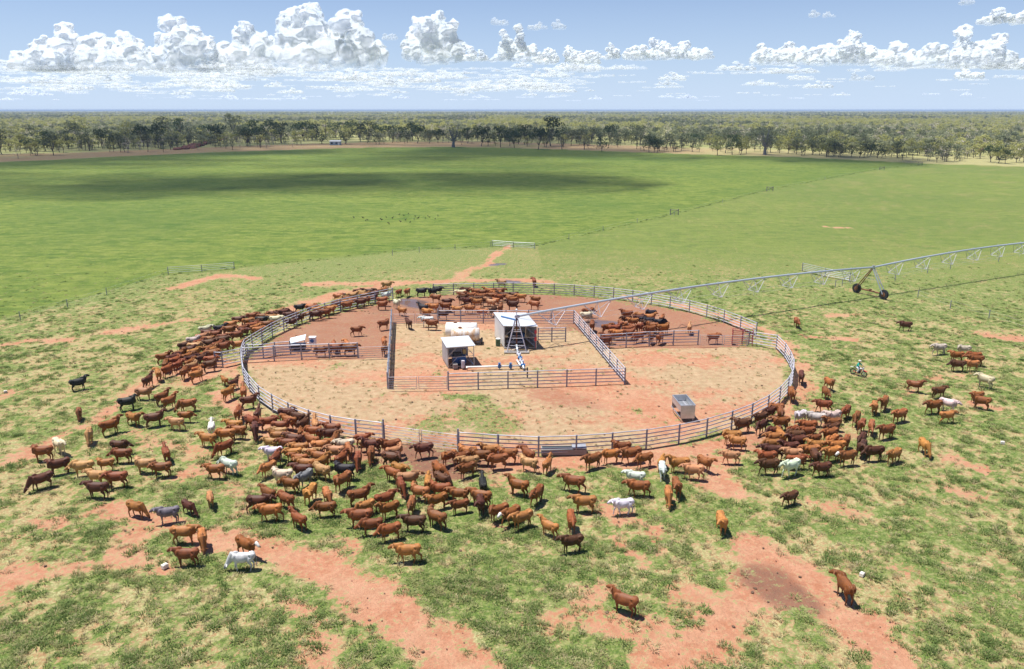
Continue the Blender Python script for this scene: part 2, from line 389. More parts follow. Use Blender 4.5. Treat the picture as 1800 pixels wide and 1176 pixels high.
fld = k.mix(k.rng(k.noise(.30, 5, .75, P), .50, .62, 0, .65), fld, (.22, .245, .055))
fld = k.mix(k.rng(big, .35, .7, 0, .45), fld, (.205, .235, .045))
fld = k.mix(k.rng(vbig, .45, .65, 0, .5), fld, (.072, .13, .022))
grn = k.mix(smA, grn, fld)
bush = k.mix(k.rng(k.noise(.03, 5, .6, P), .35, .65), (.20, .23, .07), (.38, .36, .16))
grn = k.mix(ouA, grn, bush)
fg = k.math('ADD', gA, k.math('MULTIPLY', k.math('SUBTRACT', k.math('ADD', k.math('MULTIPLY', fine, .6), k.math('MULTIPLY', fin2, 1.4)), 1.0), k.math('MULTIPLY', k.math('SUBTRACT', 1.15, smA), .75)))
full = k.mix(k.rng(fg, .34, .62), base, grn)
full = k.mix(k.math('MULTIPLY', weA, .85), full, (.12, .085, .075))
k.col(full)
k.l(k.rng(weA, .35, 1, .92, .12), k.p.inputs['Roughness']); k.p.inputs['Specular IOR Level'].default_value = .25
k.bump(k.math('MULTIPLY', k.math('ADD', fine, k.math('MULTIPLY', gA, .6)), k.math('SUBTRACT', 1, weA)), .7, .10)
me.materials.append(k.m)
tag(link('ground', me), kind='structure')

# ------------------------------------------------------------------ scattering with geometry nodes (uncountable cover)
def gn_scatter(name, pts, scl, rot, idx, protos, kind='stuff'):
    col = bpy.data.collections.new(name + '_kinds')
    for o in protos: col.objects.link(o)
    me = bpy.data.meshes.new(name); n = len(pts)
    me.vertices.add(n); me.vertices.foreach_set('co', np.asarray(pts, np.float32).ravel())
    for nm, d, arr in (('sc', 'FLOAT_VECTOR', scl), ('rot', 'FLOAT', rot), ('idx', 'INT', idx)):
        at = me.attributes.new(nm, d, 'POINT')
        at.data.foreach_set('vector' if d == 'FLOAT_VECTOR' else 'value', np.asarray(arr, np.int32 if d == 'INT' else np.float32).ravel())
    o = link(name, me); md = o.modifiers.new('scatter', 'NODES')
    ng = bpy.data.node_groups.new(name + '_nodes', 'GeometryNodeTree')
    ng.interface.new_socket('Geometry', in_out='INPUT', socket_type='NodeSocketGeometry')
    ng.interface.new_socket('Geometry', in_out='OUTPUT', socket_type='NodeSocketGeometry')
    gi = ng.nodes.new('NodeGroupInput'); go = ng.nodes.new('NodeGroupOutput')
    ip = ng.nodes.new('GeometryNodeInstanceOnPoints'); ci = ng.nodes.new('GeometryNodeCollectionInfo')
    ci.inputs['Collection'].default_value = col; ci.inputs['Separate Children'].default_value = True; ci.inputs['Reset Children'].default_value = True
    def att(nm, t):
        x = ng.nodes.new('GeometryNodeInputNamedAttribute'); x.data_type = t; x.inputs['Name'].default_value = nm; return x.outputs[0]
    cb = ng.nodes.new('ShaderNodeCombineXYZ')
    L = ng.links.new
    L(gi.outputs[0], ip.inputs['Points']); L(ci.outputs[0], ip.inputs['Instance']); ip.inputs['Pick Instance'].default_value = True
    L(att('idx', 'INT'), ip.inputs['Instance Index']); L(att('sc', 'FLOAT_VECTOR'), ip.inputs['Scale'])
    L(att('rot', 'FLOAT'), cb.inputs[2]); L(cb.outputs[0], ip.inputs['Rotation']); L(ip.outputs[0], go.inputs[0])
    md.node_group = ng
    return tag(o, kind=kind)
def leafmat(name, c, tint, rough=.8, trans=.35):
    k = N(name)
    oi = k.n('ObjectInfo').outputs['Random']; n = k.noise(.9, 3, .6, k.pos()) ; n2 = k.noise(4, 2, .6, k.pos())
    a = k.mix(k.rng(n, .3, .7), c, tint); a = k.mix(k.rng(oi, 0, 1, 0, .5), a, tuple(x * .6 for x in c))
    a = k.mix(k.rng(n2, .5, .8, 0, .5), a, tuple(min(1, x * 1.5) for x in tint))
    k.col(a); k.p.inputs['Roughness'].default_value = rough; k.p.inputs['Specular IOR Level'].default_value = .2
    tr = k.n('BsdfTranslucent'); k.l(a, tr.inputs[0]); mx = k.n('MixShader'); mx.inputs[0].default_value = trans
    k.l(k.p.outputs[0], mx.inputs[1]); k.l(tr.outputs[0], mx.inputs[2]); k.l(mx.outputs[0], k.out.inputs[0])
    return k.m
mg1 = leafmat('green_grass_blades', (.12, .20, .05), (.27, .335, .11))
mg2 = leafmat('straw_grass_blades', (.38, .32, .15), (.62, .53, .32))
mg3 = leafmat('olive_grass_blades', (.28, .31, .10), (.48, .47, .22))
def tuft(name, mat, n, r, h, lean, wdt, seed):
    rr = random.Random(seed); vs = []; fs = []
    for i in range(n):
        a = rr.uniform(0, 2 * PI); d = r * math.sqrt(rr.random()) * .8; x, y = d * math.cos(a), d * math.sin(a)
        b = a + rr.uniform(-1, 1); hh = h * rr.uniform(.55, 1.1); ln = lean * rr.uniform(.4, 1.3) * (.3 + d / r)
        px, py = -math.sin(b) * wdt, math.cos(b) * wdt; n0 = len(vs)
        vs += [(x - px, y - py, -.04), (x + px, y + py, -.04), (x + ln * .5 * math.cos(b) + px * .7, y + ln * .5 * math.sin(b) + py * .7, hh * .75),
               (x + ln * .5 * math.cos(b) - px * .7, y + ln * .5 * math.sin(b) - py * .7, hh * .75), (x + ln * math.cos(b), y + ln * math.sin(b), hh * .95)]
        fs += [(n0, n0 + 1, n0 + 2, n0 + 3), (n0 + 3, n0 + 2, n0 + 4)]
    me = bpy.data.meshes.new(name); me.from_pydata(vs, [], fs); me.materials.append(mat)
    return bpy.data.objects.new(name, me)
tufts = [tuft('grass_tuft', mg1, 40, .34, .2, .24, .022, 1), tuft('grass_tuft', mg1, 24, .22, .15, .18, .02, 2), tuft('grass_tuft', mg3, 34, .32, .18, .26, .022, 3),
         tuft('grass_tuft', mg2, 26, .28, .17, .26, .018, 4), tuft('grass_tuft', mg3, 20, .2, .15, .18, .018, 5)]
NT = 230000
yy = 27 + 163 * RN.rand(NT) ** 1.15; xx = (RN.rand(NT) * 2 - 1) * (yy * .70 + 12)
tg, tst, tm, tw, tsm, tb, tin, tout = masks(xx, yy)
clump = fbm(xx * .8, yy * .8, 131, 3)
pr = np.where(tin, np.maximum(tg * .45, .06 * tst), tg * (.16 + .6 * sstep(.45, .66, clump)) + .08 * tst * (1 - tb))
pr = pr * (1 - .75 * tsm) * (1 - sstep(85, 150, yy))
keep = (RN.rand(NT) < pr) & (tw < .1)
xx, yy, tg, tst, tin, clump = xx[keep], yy[keep], tg[keep], tst[keep], tin[keep], clump[keep]
u = RN.rand(len(xx)); green = np.clip(tg * 1.1 + (clump - .5) * 1.6, .1, .95); green = np.where(tin, np.where(tg > .4, .5, .02), green)
ix = np.where(u < green * .34, 0, np.where(u < green * .46, 1, np.where(u < green * .82, np.where(RN.rand(len(xx)) < .5, 2, 4), 3)))
sc = (.38 + .62 * RN.rand(len(xx))) * (.75 + .5 * clump); sc = np.where(tin, sc * .75, sc)
# ranker grass left standing along the wire fence lines, and dung pats where the cattle camp
fx_, fy_ = [], []
for a_, b_ in zip(fl[1:-1], fl[2:]):
    L_ = (b_ - a_).length; m_ = int(L_ * 1.5); t_ = RN.rand(m_); fx_.append(a_.x + (b_.x - a_.x) * t_ + RN.normal(0, .45, m_)); fy_.append(a_.y + (b_.y - a_.y) * t_ + RN.normal(0, .45, m_))
fx_, fy_ = np.concatenate(fx_), np.concatenate(fy_); m_ = len(fx_)
xx = np.concatenate([xx, fx_]); yy = np.concatenate([yy, fy_]); ix = np.concatenate([ix, RN.choice([0, 1, 4], m_)]); sc = np.concatenate([sc, RN.uniform(.6, 1.3, m_)])
gn_scatter('grass', np.stack([xx, yy, np.zeros(len(xx)) - .02], 1), np.stack([sc * 1.1, sc * 1.1, sc], 1), RN.rand(len(xx)) * 6.28, ix, tufts)
print('tufts', len(xx))

m_dung = simple('dry_dung', (.13, .075, .045), .9, 0, .4, 6)
dg_ = [bpy.data.objects.new('dung_pat', M().ell((0, 0, .0), (.13, .11, .04), 7, 5).ell((.07, .05, .01), (.07, .06, .035), 6, 4).mesh('dung_pat', m_dung)), bpy.data.objects.new('clod', M().ell((0, 0, .01), (.06, .05, .035), 6, 4).mesh('clod', m_earth))]
n_ = 5500; yd = 28 + 80 * RN.rand(n_); xd = (RN.rand(n_) * 2 - 1) * (yd * .7 + 8); _g, _s, _m, _w, _sm, _b, _in, _o = masks(xd, yd)
kp = RN.rand(n_) < (.06 + .5 * _b + .5 * _m * (1 - _in) + .18 * _in); xd, yd = xd[kp], yd[kp]; n_ = len(xd); sd3 = RN.uniform(.35, 1.0, n_)
gn_scatter('dung_and_clods', np.stack([xd, yd, np.zeros(n_) - .01], 1), np.stack([sd3, sd3, sd3], 1), RN.rand(n_) * 6.28, (RN.rand(n_) < .45).astype(int), dg_)

# ------------------------------------------------------------------ fences
_cyl = {}
def ucyl(mat, n=8, cap=True):
    kx = (mat.name, n)
    if kx not in _cyl: _cyl[kx] = M().bar((0, 0, 0), (0, 0, 1), 1, n).mesh('bar_stock', mat, False)
    return _cyl[kx]
def rod(name, a, b, r, mat, parent, n=6, r2=None):
    a = Vector(a); b = Vector(b); o = link(name, ucyl(mat, n), parent); d = b - a
    o.rotation_mode = 'QUATERNION'; o.rotation_quaternion = d.to_track_quat('Z', 'Y'); o.scale = (r, r2 or r, d.length); o.location = a
    return o
def fence(label, pts, rails=5, h=HR, mat=m_steel, pmat=m_post, pr=.08, rr=.05, step=3.2, name='yard_fence', cat='fence', group='steel rail fences of the yards', close=True, split=False, extra=None, minz=.3):
    P_ = [Vector((p.x, p.y, 0)) for p in pts]
    if split:
        a, b = P_[0], P_[-1]; n = max(1, round((b - a).length / step)); P_ = [a.lerp(b, i / n) for i in range(n + 1)]
    o = P_[0].copy(); t = thing(name, label, cat, o, 0, group)
    for i, p in enumerate(P_):
        q = p - o; hh = h + .07 + ((extra or {}).get(i, 0))
        rod('post', q - Vector((0, 0, .1)), q + Vector((0, 0, hh)), pr, pmat, t, 8)
        if i + 1 < len(P_):
            q2 = P_[i + 1] - o
            for j in range(rails):
                z = minz + (h - minz) * j / (rails - 1)
                dz = random.uniform(-.012, .012)
                rod('rail', q + Vector((0, 0, z + dz)), q2 + Vector((0, 0, z + dz)), rr, mat, t, 6)
    return t
fence('curved rail fence round the left front of the round yard', w_front, extra={10: .25})
fence('long curved rail fence round the front and right of the yard', w_front2, extra={0: .25})
fence('curved rail fence along the back right of the yard', w_back)
fence('curved rail fence along the back left beside the crowded cattle', w_left)
def gate(label, a, b, n=2, rails=6, h=1.45, mat=m_steel, hp=HR, pr=.05, rr=.024, name='yard_gate', group='steel gates of the yards', hoop=False):
    a = Vector((a.x, a.y, 0)); b = Vector((b.x, b.y, 0)); t = thing(name, label, 'gate', a, 0, group); d = b - a
    for k_ in range(n):
        p = d * (k_ / n) + d.normalized() * .1; q = d * ((k_ + 1) / n) - d.normalized() * .1
        for e in (p, q): rod('stile', e + Vector((0, 0, .15)), e + Vector((0, 0, h + .05)), pr * .6, m_steel, t, 6)
        for j in range(rails):
            z = .2 + (h - .2) * j / (rails - 1); rod('bar', p + Vector((0, 0, z)), q + Vector((0, 0, z)), rr, mat, t, 6)
    if hoop: rod('hoop', Vector((0, 0, h + .2)), d + Vector((0, 0, h + .45)), rr * 1.3, m_steel, t, 6)
    return t
gate('pair of pale bar gates in the front fence behind the dark mud', w_front[-1], w_front2[0], 2, 6, 1.5)
def g1(x, y, h=HR): return G(x, y, h)
gate('wide gate frame with sloping top bar beside the right front gatepost', g1(805, 763), g1(876, 767), 1, 2, 1.9, m_steel)
gate('wide gate frame left of the front gates with level top bar', g1(624, 740), g1(673, 746), 1, 2, 1.9, m_steel)
# inner square yard
fence('straight rail fence along the front of the pump yard', [g1(787.5, 657), g1(1099.3, 647.3)], split=True, extra={0: .2}, step=3.4)
gate('pair of pale bar gates at the front left of the pump yard', g1(680.5, 659), g1(787, 658), 2, 6, 1.5, hoop=False)
fence('rail fence down the left side of the pump yard, seen almost end on', [g1(680.4, 655), g1(688, 544)], split=True, mat=m_galv)
gate('pair of pale bar gates at the back left of the pump yard', g1(690, 549), g1(769.5, 549), 2, 6, 1.5)
fence('rail fence along the back of the pump yard behind the tanks', [g1(769.7, 546), g1(1009, 546)], split=True, extra={0: .2})
fence('sloping rail fence down the right side of the pump yard', [g1(1009.5, 546), g1(1099.3, 647.3)], split=True)
fence('short rail fence panel right of the large shed', [g1(946, 577), g1(994.5, 576)], split=True, step=2.2)
fence('cross fence between the back left pen and the straw yard', [g1(423.5, 612), g1(480, 608.5), g1(528.4, 606.5), g1(577.7, 604.7), g1(627.9, 603)])
gate('single bar gate at the right end of the left cross fence', g1(628.5, 607), g1(683, 605), 1, 6, 1.5)
fence('cross fence in front of the back right pen', [g1(1056, 588.4), g1(1101.5, 586), g1(1142.3, 583.3), g1(1184.8, 581.8), g1(1228.4, 581)])
gate('pair of thin bar gates beside the red cattle crush', g1(1230, 585), g1(1316, 586), 2, 6, 1.45)
fence('short link of rails closing the left corner of the yard', [g1(429.3, 597), g1(426, 604), g1(423.5, 612)], name='yard_fence')
fence('splayed pair of rail panels outside the left corner', [g1(376.5, 619), g1(389, 619.5), g1(422.4, 613)], step=2)
fence('short inner race fence at the left corner beside the solar pump', [g1(433.5, 604), g1(461, 603.5), g1(482, 600), g1(509, 598)], h=1.6)
gate('short slanting gate at the right corner behind the crush', g1(1330.8, 569), g1(1305, 578), 1, 5, 1.7, m_steel)
def lone(label, pts, **kw): return fence(label, pts, name='field_gate', cat='gate', group='gates out in the pasture', **kw)
lone('low double gate standing in grass at the left', [G(296, 482), G(355, 478), G(412, 473)], h=1.25, rails=4, pr=.06, rr=.03)
lone('small gate at the top of the red track behind the yard', [G(865, 433), G(902, 436), G(940, 438)], h=1.25, rails=4, mat=m_galv)
lone('rail panels under the long sprinkler pipe', [G(1410, 477), G(1450, 487), G(1493, 495)], h=1.5, rails=5, mat=m_galv)
# wire fences of the pasture
def wire_fence(label, pts, h=1.2):
    o = Vector((pts[0].x, pts[0].y, 0)); t = thing('wire_fence', label, 'fence', o, 0, 'wire fences of the pasture')
    for i, p in enumerate(pts):
        q = Vector((p.x, p.y, 0)) - o; rod('post', q, q + Vector((0, 0, h)), .06, m_post, t, 5)
        if i + 1 < len(pts):
            q2 = Vector((pts[i + 1].x, pts[i + 1].y, 0)) - o
            for z in (.5, 1.1): rod('wire', q + Vector((0, 0, z)), q2 + Vector((0, 0, z)), .008, m_steel, t, 4)
wire_fence('wire fence on posts crossing the pasture at the left', W([(36, 562), (119, 540), (188, 519), (296, 483)]))
wire_fence('wire fence on posts behind the yard', W([(690, 449), (737, 444), (800, 439), (862, 434)]))
wire_fence('wire fence running away to the far right bushland', W([(940, 438), (1000, 421), (1060, 406), (1120, 392), (1185, 379), (1270, 356), (1353, 336), (1450, 316), (1550, 298), (1617, 290)]))
wire_fence('wire fence on posts beyond the sprinkler wheels', W([(1468, 505), (1480, 503), (1573, 494), (1630, 480), (1670, 473), (1755, 460)]))
wire_fence('pale wire fence on posts right of the sprinkler wheels', W([(1613, 523), (1670, 542), (1738, 559), (1830, 590)]))
for i, (px, py, lb) in enumerate([(1185, 378, 'braced timber fence strainer nearest in the right fence line'), (1353, 336, 'braced timber fence strainer halfway along the right fence line'), (1550, 299, 'braced timber fence strainer far along the right fence line'), (1617, 291, 'braced timber fence strainer at the bushland end of the line')]):
    p = G(px, py); t = thing('fence_strainer', lb, 'fence strainer', p, 0, 'braced strainers in the right fence line')
    rod('post', (-1.1, 0, 0), (-1.1, 0, 1.7), .13, m_palebark, t); rod('post', (1.1, 0, 0), (1.1, 0, 1.7), .13, m_palebark, t)
    rod('rail', (-1.1, 0, 1.4), (1.1, 0, 1.4), .09, m_palebark, t); rod('brace', (-1.1, 0, .2), (1.1, 0, 1.4), .07, m_palebark, t)
p = G(927, 664); tag(M().bar((0, 0, 0), (0, 0, 1.15), .07, 8).ell((0, 0, 1.16), (.075, .075, .04)).bar((-.12, 0, .9), (.12, 0, .9), .025).obj('marker_post', m_black, loc=p), 'single black post standing just behind the front pump yard fence', 'post')

# red crush
p = G(1304, 606); t = thing('cattle_crush', 'dark red tubular cattle crush at the right corner of the yard', 'cattle crush', p, R(-12))
for sx in (-1.2, 0, 1.2):
    for sy in (-.4, .4): rod('upright', (sx, sy, 0), (sx, sy, 1.95), .045, m_red, t, 6)
    rod('crossbar', (sx, -.4, 1.95), (sx, .4, 1.95), .04, m_red, t, 6)
for z in (.35, .75, 1.15, 1.6, 1.92):
    for sy in (-.4, .4): rod('side_rail', (-1.2, sy, z), (1.2, sy, z), .03, m_red, t, 6)
M().box((-1.22, 0, .85), (.05, .7, 1.3)).obj('head_gate', m_red, t)

# ------------------------------------------------------------------ irrigator
piv = G(908, 615); wa = G(1505, 514.5); wb = G(1552.5, 526); tw = (wa + wb) / 2
PIVZ, TWZ = 4.2, 4.55
irr = thing('centre_pivot_irrigator', 'long centre pivot sprinkler, its raised pipe crossing the yard to a wheeled tower', 'irrigator', piv)
def cor(a): return Vector(a) - piv
d = (tw - piv); d.z = 0; dl = d.length; dn = d.normalized(); sdv = Vector((-dn.y, dn.x, 0))
pt = link('pivot_tower', None, irr)
cs = [Vector((-1.15, -.95, 0)), Vector((1.2, -.95, 0)), Vector((1.1, .8, 0)), Vector((-1.1, .8, 0))]
top = [Vector((x * .12, y * .12, 3.9)) for x, y, _ in cs]
for i_ in range(4):
    rod('leg', cs[i_], top[i_], .07, m_steel, pt, 5)
    for f_ in (.2, .42, .62, .8):
        rod('rung', cs[i_].lerp(top[i_], f_), cs[(i_ + 1) % 4].lerp(top[(i_ + 1) % 4], f_), .04, m_steel, pt, 5)
    rod('brace', cs[i_].lerp(top[i_], .03), cs[(i_ + 1) % 4].lerp(top[(i_ + 1) % 4], .2), .025, m_galv, pt, 5)
rod('riser', (0, 0, 0), (0, 0, 4.05), .1, m_rust, pt, 8)
M().bar((0, 0, 4.05), (0, 0, 4.4), .16, 10).bar((0, 0, 4.4), (0, 0, 4.85), .05, 8).box((.05, 0, 4.2), (.6, .25, .25)).obj('swivel', m_steel, pt)
M().ell((0, 0, 5.0), (.14, .14, .17)).obj('beacon', m_white, pt, True)
M().box((-.95, -.05, 4.0), (1.9, .5, .07), mat=Matrix.Rotation(R(14), 3, 'Y')).obj('solar_board', m_blue, pt)
M().box((0, -.9, .04), (3.0, .9, .1)).box((0, .9, .04), (3, .9, .1)).obj('footing', m_conc, pt)
def span(p0, z0, p1, z1, rise, ntr, name):
    sp = link(name, None, irr); D = p1 - p0; n = 26
    def P3(f): return Vector((p0.x + D.x * f, p0.y + D.y * f, z0 + (z1 - z0) * f + rise * 4 * f * (1 - f)))
    pts = [P3(i_ / n) for i_ in range(n + 1)]
    m_ = M().tube(pts, .15, 12); m_.obj('pipe', m_pipe, sp, True)
    nodes = []
    for i_ in range(ntr):
        f = (i_ + .75) / (ntr + .5); a = P3(f); lo = a + Vector((0, 0, -1.75)); l, r = lo + sdv * .95, lo - sdv * .95
        tr = M().bar(a, l, .036, 5).bar(a, r, .036, 5).bar(l, r, .036, 5)
        b = P3(max(0, f - .035)); tr.bar(b, l, .035, 5).bar(b, r, .035, 5); b = P3(f + .035); tr.bar(b, l, .035, 5).bar(b, r, .035, 5)
        tr.bar(a, a + Vector((0, 0, .28)), .02, 5).bar(a + Vector((0, 0, .28)), a + Vector((0, 0, .2)) + sdv * .2, .02, 5)
        tr.obj('truss', m_steel, sp); nodes.append((l, r))
        M().bar(a - sdv * .2, a - sdv * .2 + Vector((0, 0, -2.2)), .012, 5).ell(a - sdv * .2 + Vector((0, 0, -2.25)), (.05, .05, .07), 6, 4).obj('sprinkler_drop', m_steel, sp)
    k0 = [P3(.0) + Vector((0, 0, -.15))] * 2; chain = [tuple(k0)] + nodes + [tuple([P3(1.0) + Vector((0, 0, -.15))] * 2)]
    m_ = M()
    for i_ in range(len(chain) - 1):
        for s_ in (0, 1): m_.bar(chain[i_][s_], chain[i_ + 1][s_], .012, 4)
    m_.obj('truss_rod', m_steel, sp)
O3 = Vector((0, 0, 0))
span(O3, PIVZ, d, TWZ, .75, 9, 'pipe_span'); span(d, TWZ, d * 2, TWZ, .95, 9, 'pipe_span')
span(d * 2, TWZ, d * 2.95, TWZ, .95, 9, 'pipe_span')
def wheel_tower(c):
    t_ = link('wheel_tower', None, irr, c); la = cor(wa) - d; la.z = 0; lb_ = cor(wb) - d; lb_.z = 0
    for e in (la, lb_):
        for s_ in (-.35, .35): rod('leg', Vector((0, 0, TWZ)) + dn * s_ * .5, e + Vector((0, 0, .8)) + dn * s_, .085, m_rust if e is la else m_galv, t_, 6)
        ax = dn; wl = M(); cc = e + Vector((0, 0, .74))
        wl.bar(cc - ax * .17, cc + ax * .17, .72, 20)
        for k_ in range(20):
            a_ = 2 * PI * k_ / 20; u_ = sdv * math.cos(a_) + Vector((0, 0, 1)) * math.sin(a_)
            wl.bar(cc + u_ * .70 - ax * .15, cc + u_ * .74 + ax * .15, .05, 4)
        wl.obj('tyre', m_black, t_)
        M().bar(cc - ax * .19, cc + ax * .19, .36, 12).bar(cc - ax * .24, cc + ax * .24, .12, 8).obj('rim', m_rust, t_)
    rod('base_beam', la + Vector((0, 0, .8)), lb_ + Vector((0, 0, .8)), .12, m_rust, t_, 6)
    m1 = (la + lb_) / 2 + Vector((0, 0, .95)); M().box(m1, (.4, .3, .3)).obj('motor', m_rust, t_)
    rod('crossbar', la * .5 + Vector((0, 0, .8 + (TWZ - .8) * .5)), lb_ * .5 + Vector((0, 0, .8 + (TWZ - .8) * .5)), .03, m_galv, t_, 5)
    M().box((0, 0, TWZ + .12), (.35, .3, .35)).obj('control_box', m_galv, t_)
wheel_tower(d); wheel_tower(d * 2)

# ------------------------------------------------------------------ sheds, tanks, pump gear
def corr_mat():
    k = N('corrugated_zinc'); wv = k.n('TexWave', wave_type='BANDS'); wv.inputs['Scale'].default_value = 4.5; k.l(k.coord(), wv.inputs['Vector'])
    n_ = k.noise(1.5, 4, .6); k.col(k.mix(k.rng(n_, .3, .7), (.60, .63, .66), (.80, .81, .82)))
    k.p.inputs['Metallic'].default_value = .3; k.p.inputs['Roughness'].default_value = .42; k.bump(wv.outputs['Fac'], .5, .03); return k.m
m_zinc = corr_mat()
def shed(name, label, FL, FR, BL, hf, hb, wallmat, contents, over=.18):
    o = FL.copy(); ex = (FR - FL); ey = (BL - FL); t = thing(name, label, 'shed', o); BR = ex + ey
    z = Vector((0, 0, 1)); c = [Vector((0, 0, 0)), ex, BR, ey]; hs = [hf, hf, hb, hb]
    for q, h_ in zip(c, hs): rod('corner_post', q, q + z * h_, .05, m_galv, t, 5)
    for i_, j_ in ((0, 1), (1, 2), (2, 3), (3, 0)):
        rod('beam', c[i_] + z * (hs[i_] - .06), c[j_] + z * (hs[j_] - .06), .04, m_galv, t, 5); rod('beam', c[i_] + z * .08, c[j_] + z * .08, .04, m_galv, t, 5)
    # corrugated roof: one sheet with real corrugations
    m_ = M(); n = 36; vs = []; un, vn = ex.normalized(), ey.normalized()
    for a_ in range(n + 1):
        f = a_ / n; p_ = -un * over + (ex + un * over * 2) * f; zz = .025 * (a_ % 2)
        vs += [p_ - vn * over + z * (hf + .05 + zz), p_ + ey + vn * over + z * (hb + .05 + zz), p_ - vn * over + z * (hf + .03 + zz), p_ + ey + vn * over + z * (hb + .03 + zz)]
    fs = []
    for a_ in range(n):
        b_ = a_ * 4; fs += [(b_, b_ + 4, b_ + 5, b_ + 1), (b_ + 2, b_ + 3, b_ + 7, b_ + 6), (b_, b_ + 2, b_ + 6, b_ + 4), (b_ + 1, b_ + 5, b_ + 7, b_ + 3)]
    m_.add(vs, fs).obj('roof', m_zinc, t)
    def wall(i_, j_, nm='wall_sheet'):
        n = 30; vs = []; fs = []; A, B = c[i_], c[j_]; nn = (B - A).cross(z).normalized()
        for a_ in range(n + 1):
            f = a_ / n; p_ = A.lerp(B, f) + nn * (.02 * (a_ % 2) + .06); hh = hs[i_] + (hs[j_] - hs[i_]) * f
            vs += [p_ + z * .12, p_ + z * (hh - .05)]
        fs = [(2 * a_, 2 * a_ + 2, 2 * a_ + 3, 2 * a_ + 1) for a_ in range(n)]
        M().add(vs, fs).obj(nm, wallmat, t)
    wall(3, 0); 
    wall(2, 3)
    if name == 'generator_shed': wall(1, 2)
    # front bracing
    for s_ in (0, 1):
        A = c[0] if s_ == 0 else c[1]; dd = ex * (.33 if s_ == 0 else -.33)
        rod('brace', A + z * .1, A + dd + z * hf * .45, .03, m_galv, t, 5)
        rod('brace', A + z * (hf * .55), A + dd + z * (hf - .1), .03, m_galv, t, 5)
    rod('girt', c[0] + z * hf * .5, c[1] + z * hf * .5, .03, m_galv, t, 5)
    return t, ex, ey
FL, FR, BL = G(887, 611.8), G(942.5, 612.6), G(870.5, 592)
shed('generator_shed', 'large open-fronted zinc shed behind the pivot tower', FL, FR, BL, 2.8, 3.15, m_zinc, 0)
ex, ey = FR - FL, BL - FL
def at2(u, v): return FL + ex * u + ey * v
t = thing('diesel_generator', 'dark generator set standing inside the large shed', 'generator', at2(.52, .5), math.atan2(ex.y, ex.x))
M().box((0, 0, .25), (2.3, 1.2, .3)).obj('skid', m_steel, t); M().box((-.2, 0, .95), (1.5, .9, 1.1)).obj('engine', m_dark, t)
M().box((.85, 0, .85), (.5, .8, .8)).obj('alternator', m_blue, t); M().box((.1, -.5, 1.8), (.5, .12, .6)).obj('control_panel', m_yel, t)
M().bar((-.5, 0, 1.5), (-.5, 0, 2.2), .07, 8).obj('exhaust', m_rust, t)
q = at2(.97, -.03)
tag(M().box((0, 0, 2.15), (.28, .04, .4)).box((0, 0, 1.25), (.3, .04, .5)).bar((0, .05, .05), (0, .05, 2.5), .03).obj('warning_sign', m_bikered, loc=q), 'faded red and white warning boards on the right front post of the large shed', 'sign')
FL2, FR2, BL2 = G(788, 646.5), G(833.3, 642.8), G(778.5, 630.5)
m_mesh = simple('grey_wall_sheet', (.42, .43, .46), .5, .4, .15, 2)
shed('pump_shed', 'small open-fronted shed with white roof in front of the tanks', FL2, FR2, BL2, 2.4, 2.5, m_mesh, 1)
ex2, ey2 = FR2 - FL2, BL2 - FL2
q = FL2 + ex2 * .5 + ey2 * .35
t = thing('pump_engine', 'dark blue diesel pump engine inside the small shed', 'pump', q, math.atan2(ex2.y, ex2.x))
M().box((0, .1, .55), (1.5, 1.0, .8)).obj('engine', m_blue, t); M().box((-.2, 0, 1.15), (.9, .6, .4)).obj('hood', m_dark, t); M().box((.65, .2, 1.35), (.35, .4, .5)).obj('radiator', m_yel, t)
M().bar((.1, -.3, .5), (.1, -2.0, .45), .14, 10).bar((.1, -1.9, .1), (.1, -1.9, .95), .2, 10).obj('pump_casing', m_steel, t); M().box((-.75, -1.4, .3), (.5, .9, .5)).obj('battery_box', m_conc, t)
def tankmat(name, rust):
    k = N(name); P_ = k.coord(); n_ = k.noise(1.6, 6, .7, k.scl(P_, (1, 1, .5))); k.col(k.mix(k.rng(n_, .62 - rust, .72 - rust * .5), (.80, .78, .74), (.55, .34, .18)))
    k.p.inputs['Roughness'].default_value = .45; return k.m
def tank(label, px0, px1, py, zc, rad, rust, offy):
    a = G(px0, py); b = G(px1, py); L = (b - a).length; c = (a + b) / 2 + Vector((0, offy, 0))
    t = thing('fuel_tank', label, 'tank', c, 0, 'cylindrical tanks behind the small shed')
    m_ = M(); rings = []
    for x_, r_ in ((-L / 2 - .12, .25), (-L / 2 - .08, .7), (-L / 2, 1), (-L / 6, 1), (L / 6, 1), (L / 2, 1), (L / 2 + .08, .7), (L / 2 + .12, .25)):
        rings.append((Vector((x_, 0, zc)), rad * r_, rad * r_, Vector((1, 0, 0))))
    m_.loft(rings, 28).obj('shell', tankmat('tank_paint', rust), t, True)
    M().bar((-L * .2, 0, zc + rad - .03), (-L * .2, 0, zc + rad + .12), .22, 12).obj('hatch', m_rust, t)
    M().box((L * .12, 0, zc + rad + .02), (L * .4, .07, .05)).obj('rail', m_steel, t)
    for s_ in (-1, 1): M().box((s_ * L * .32, 0, (zc - rad) / 2 + .12), (.15, rad * 1.3, max(.2, zc - rad + .25))).obj('cradle', m_rust, t)
    return t, L
tank('white steel tank at the rear, highest of the two tanks', 785, 838, 597, 1.35, .88, 0.02, 0)
t, L = tank('rust-streaked steel tank in front of the white tank', 795, 842, 603, 1.15, .82, .25, 0)
for y_ in (-.5, .45):
    c = Vector((L / 2 + .35, y_, .3)); M().bar(c - Vector((.1, 0, 0)), c + Vector((.1, 0, 0)), .3, 14).obj('wheel', m_black, t)
rod('axle', (L / 2 - .3, -.5, .3), (L / 2 + .45, -.5, .3), .05, m_steel, t)
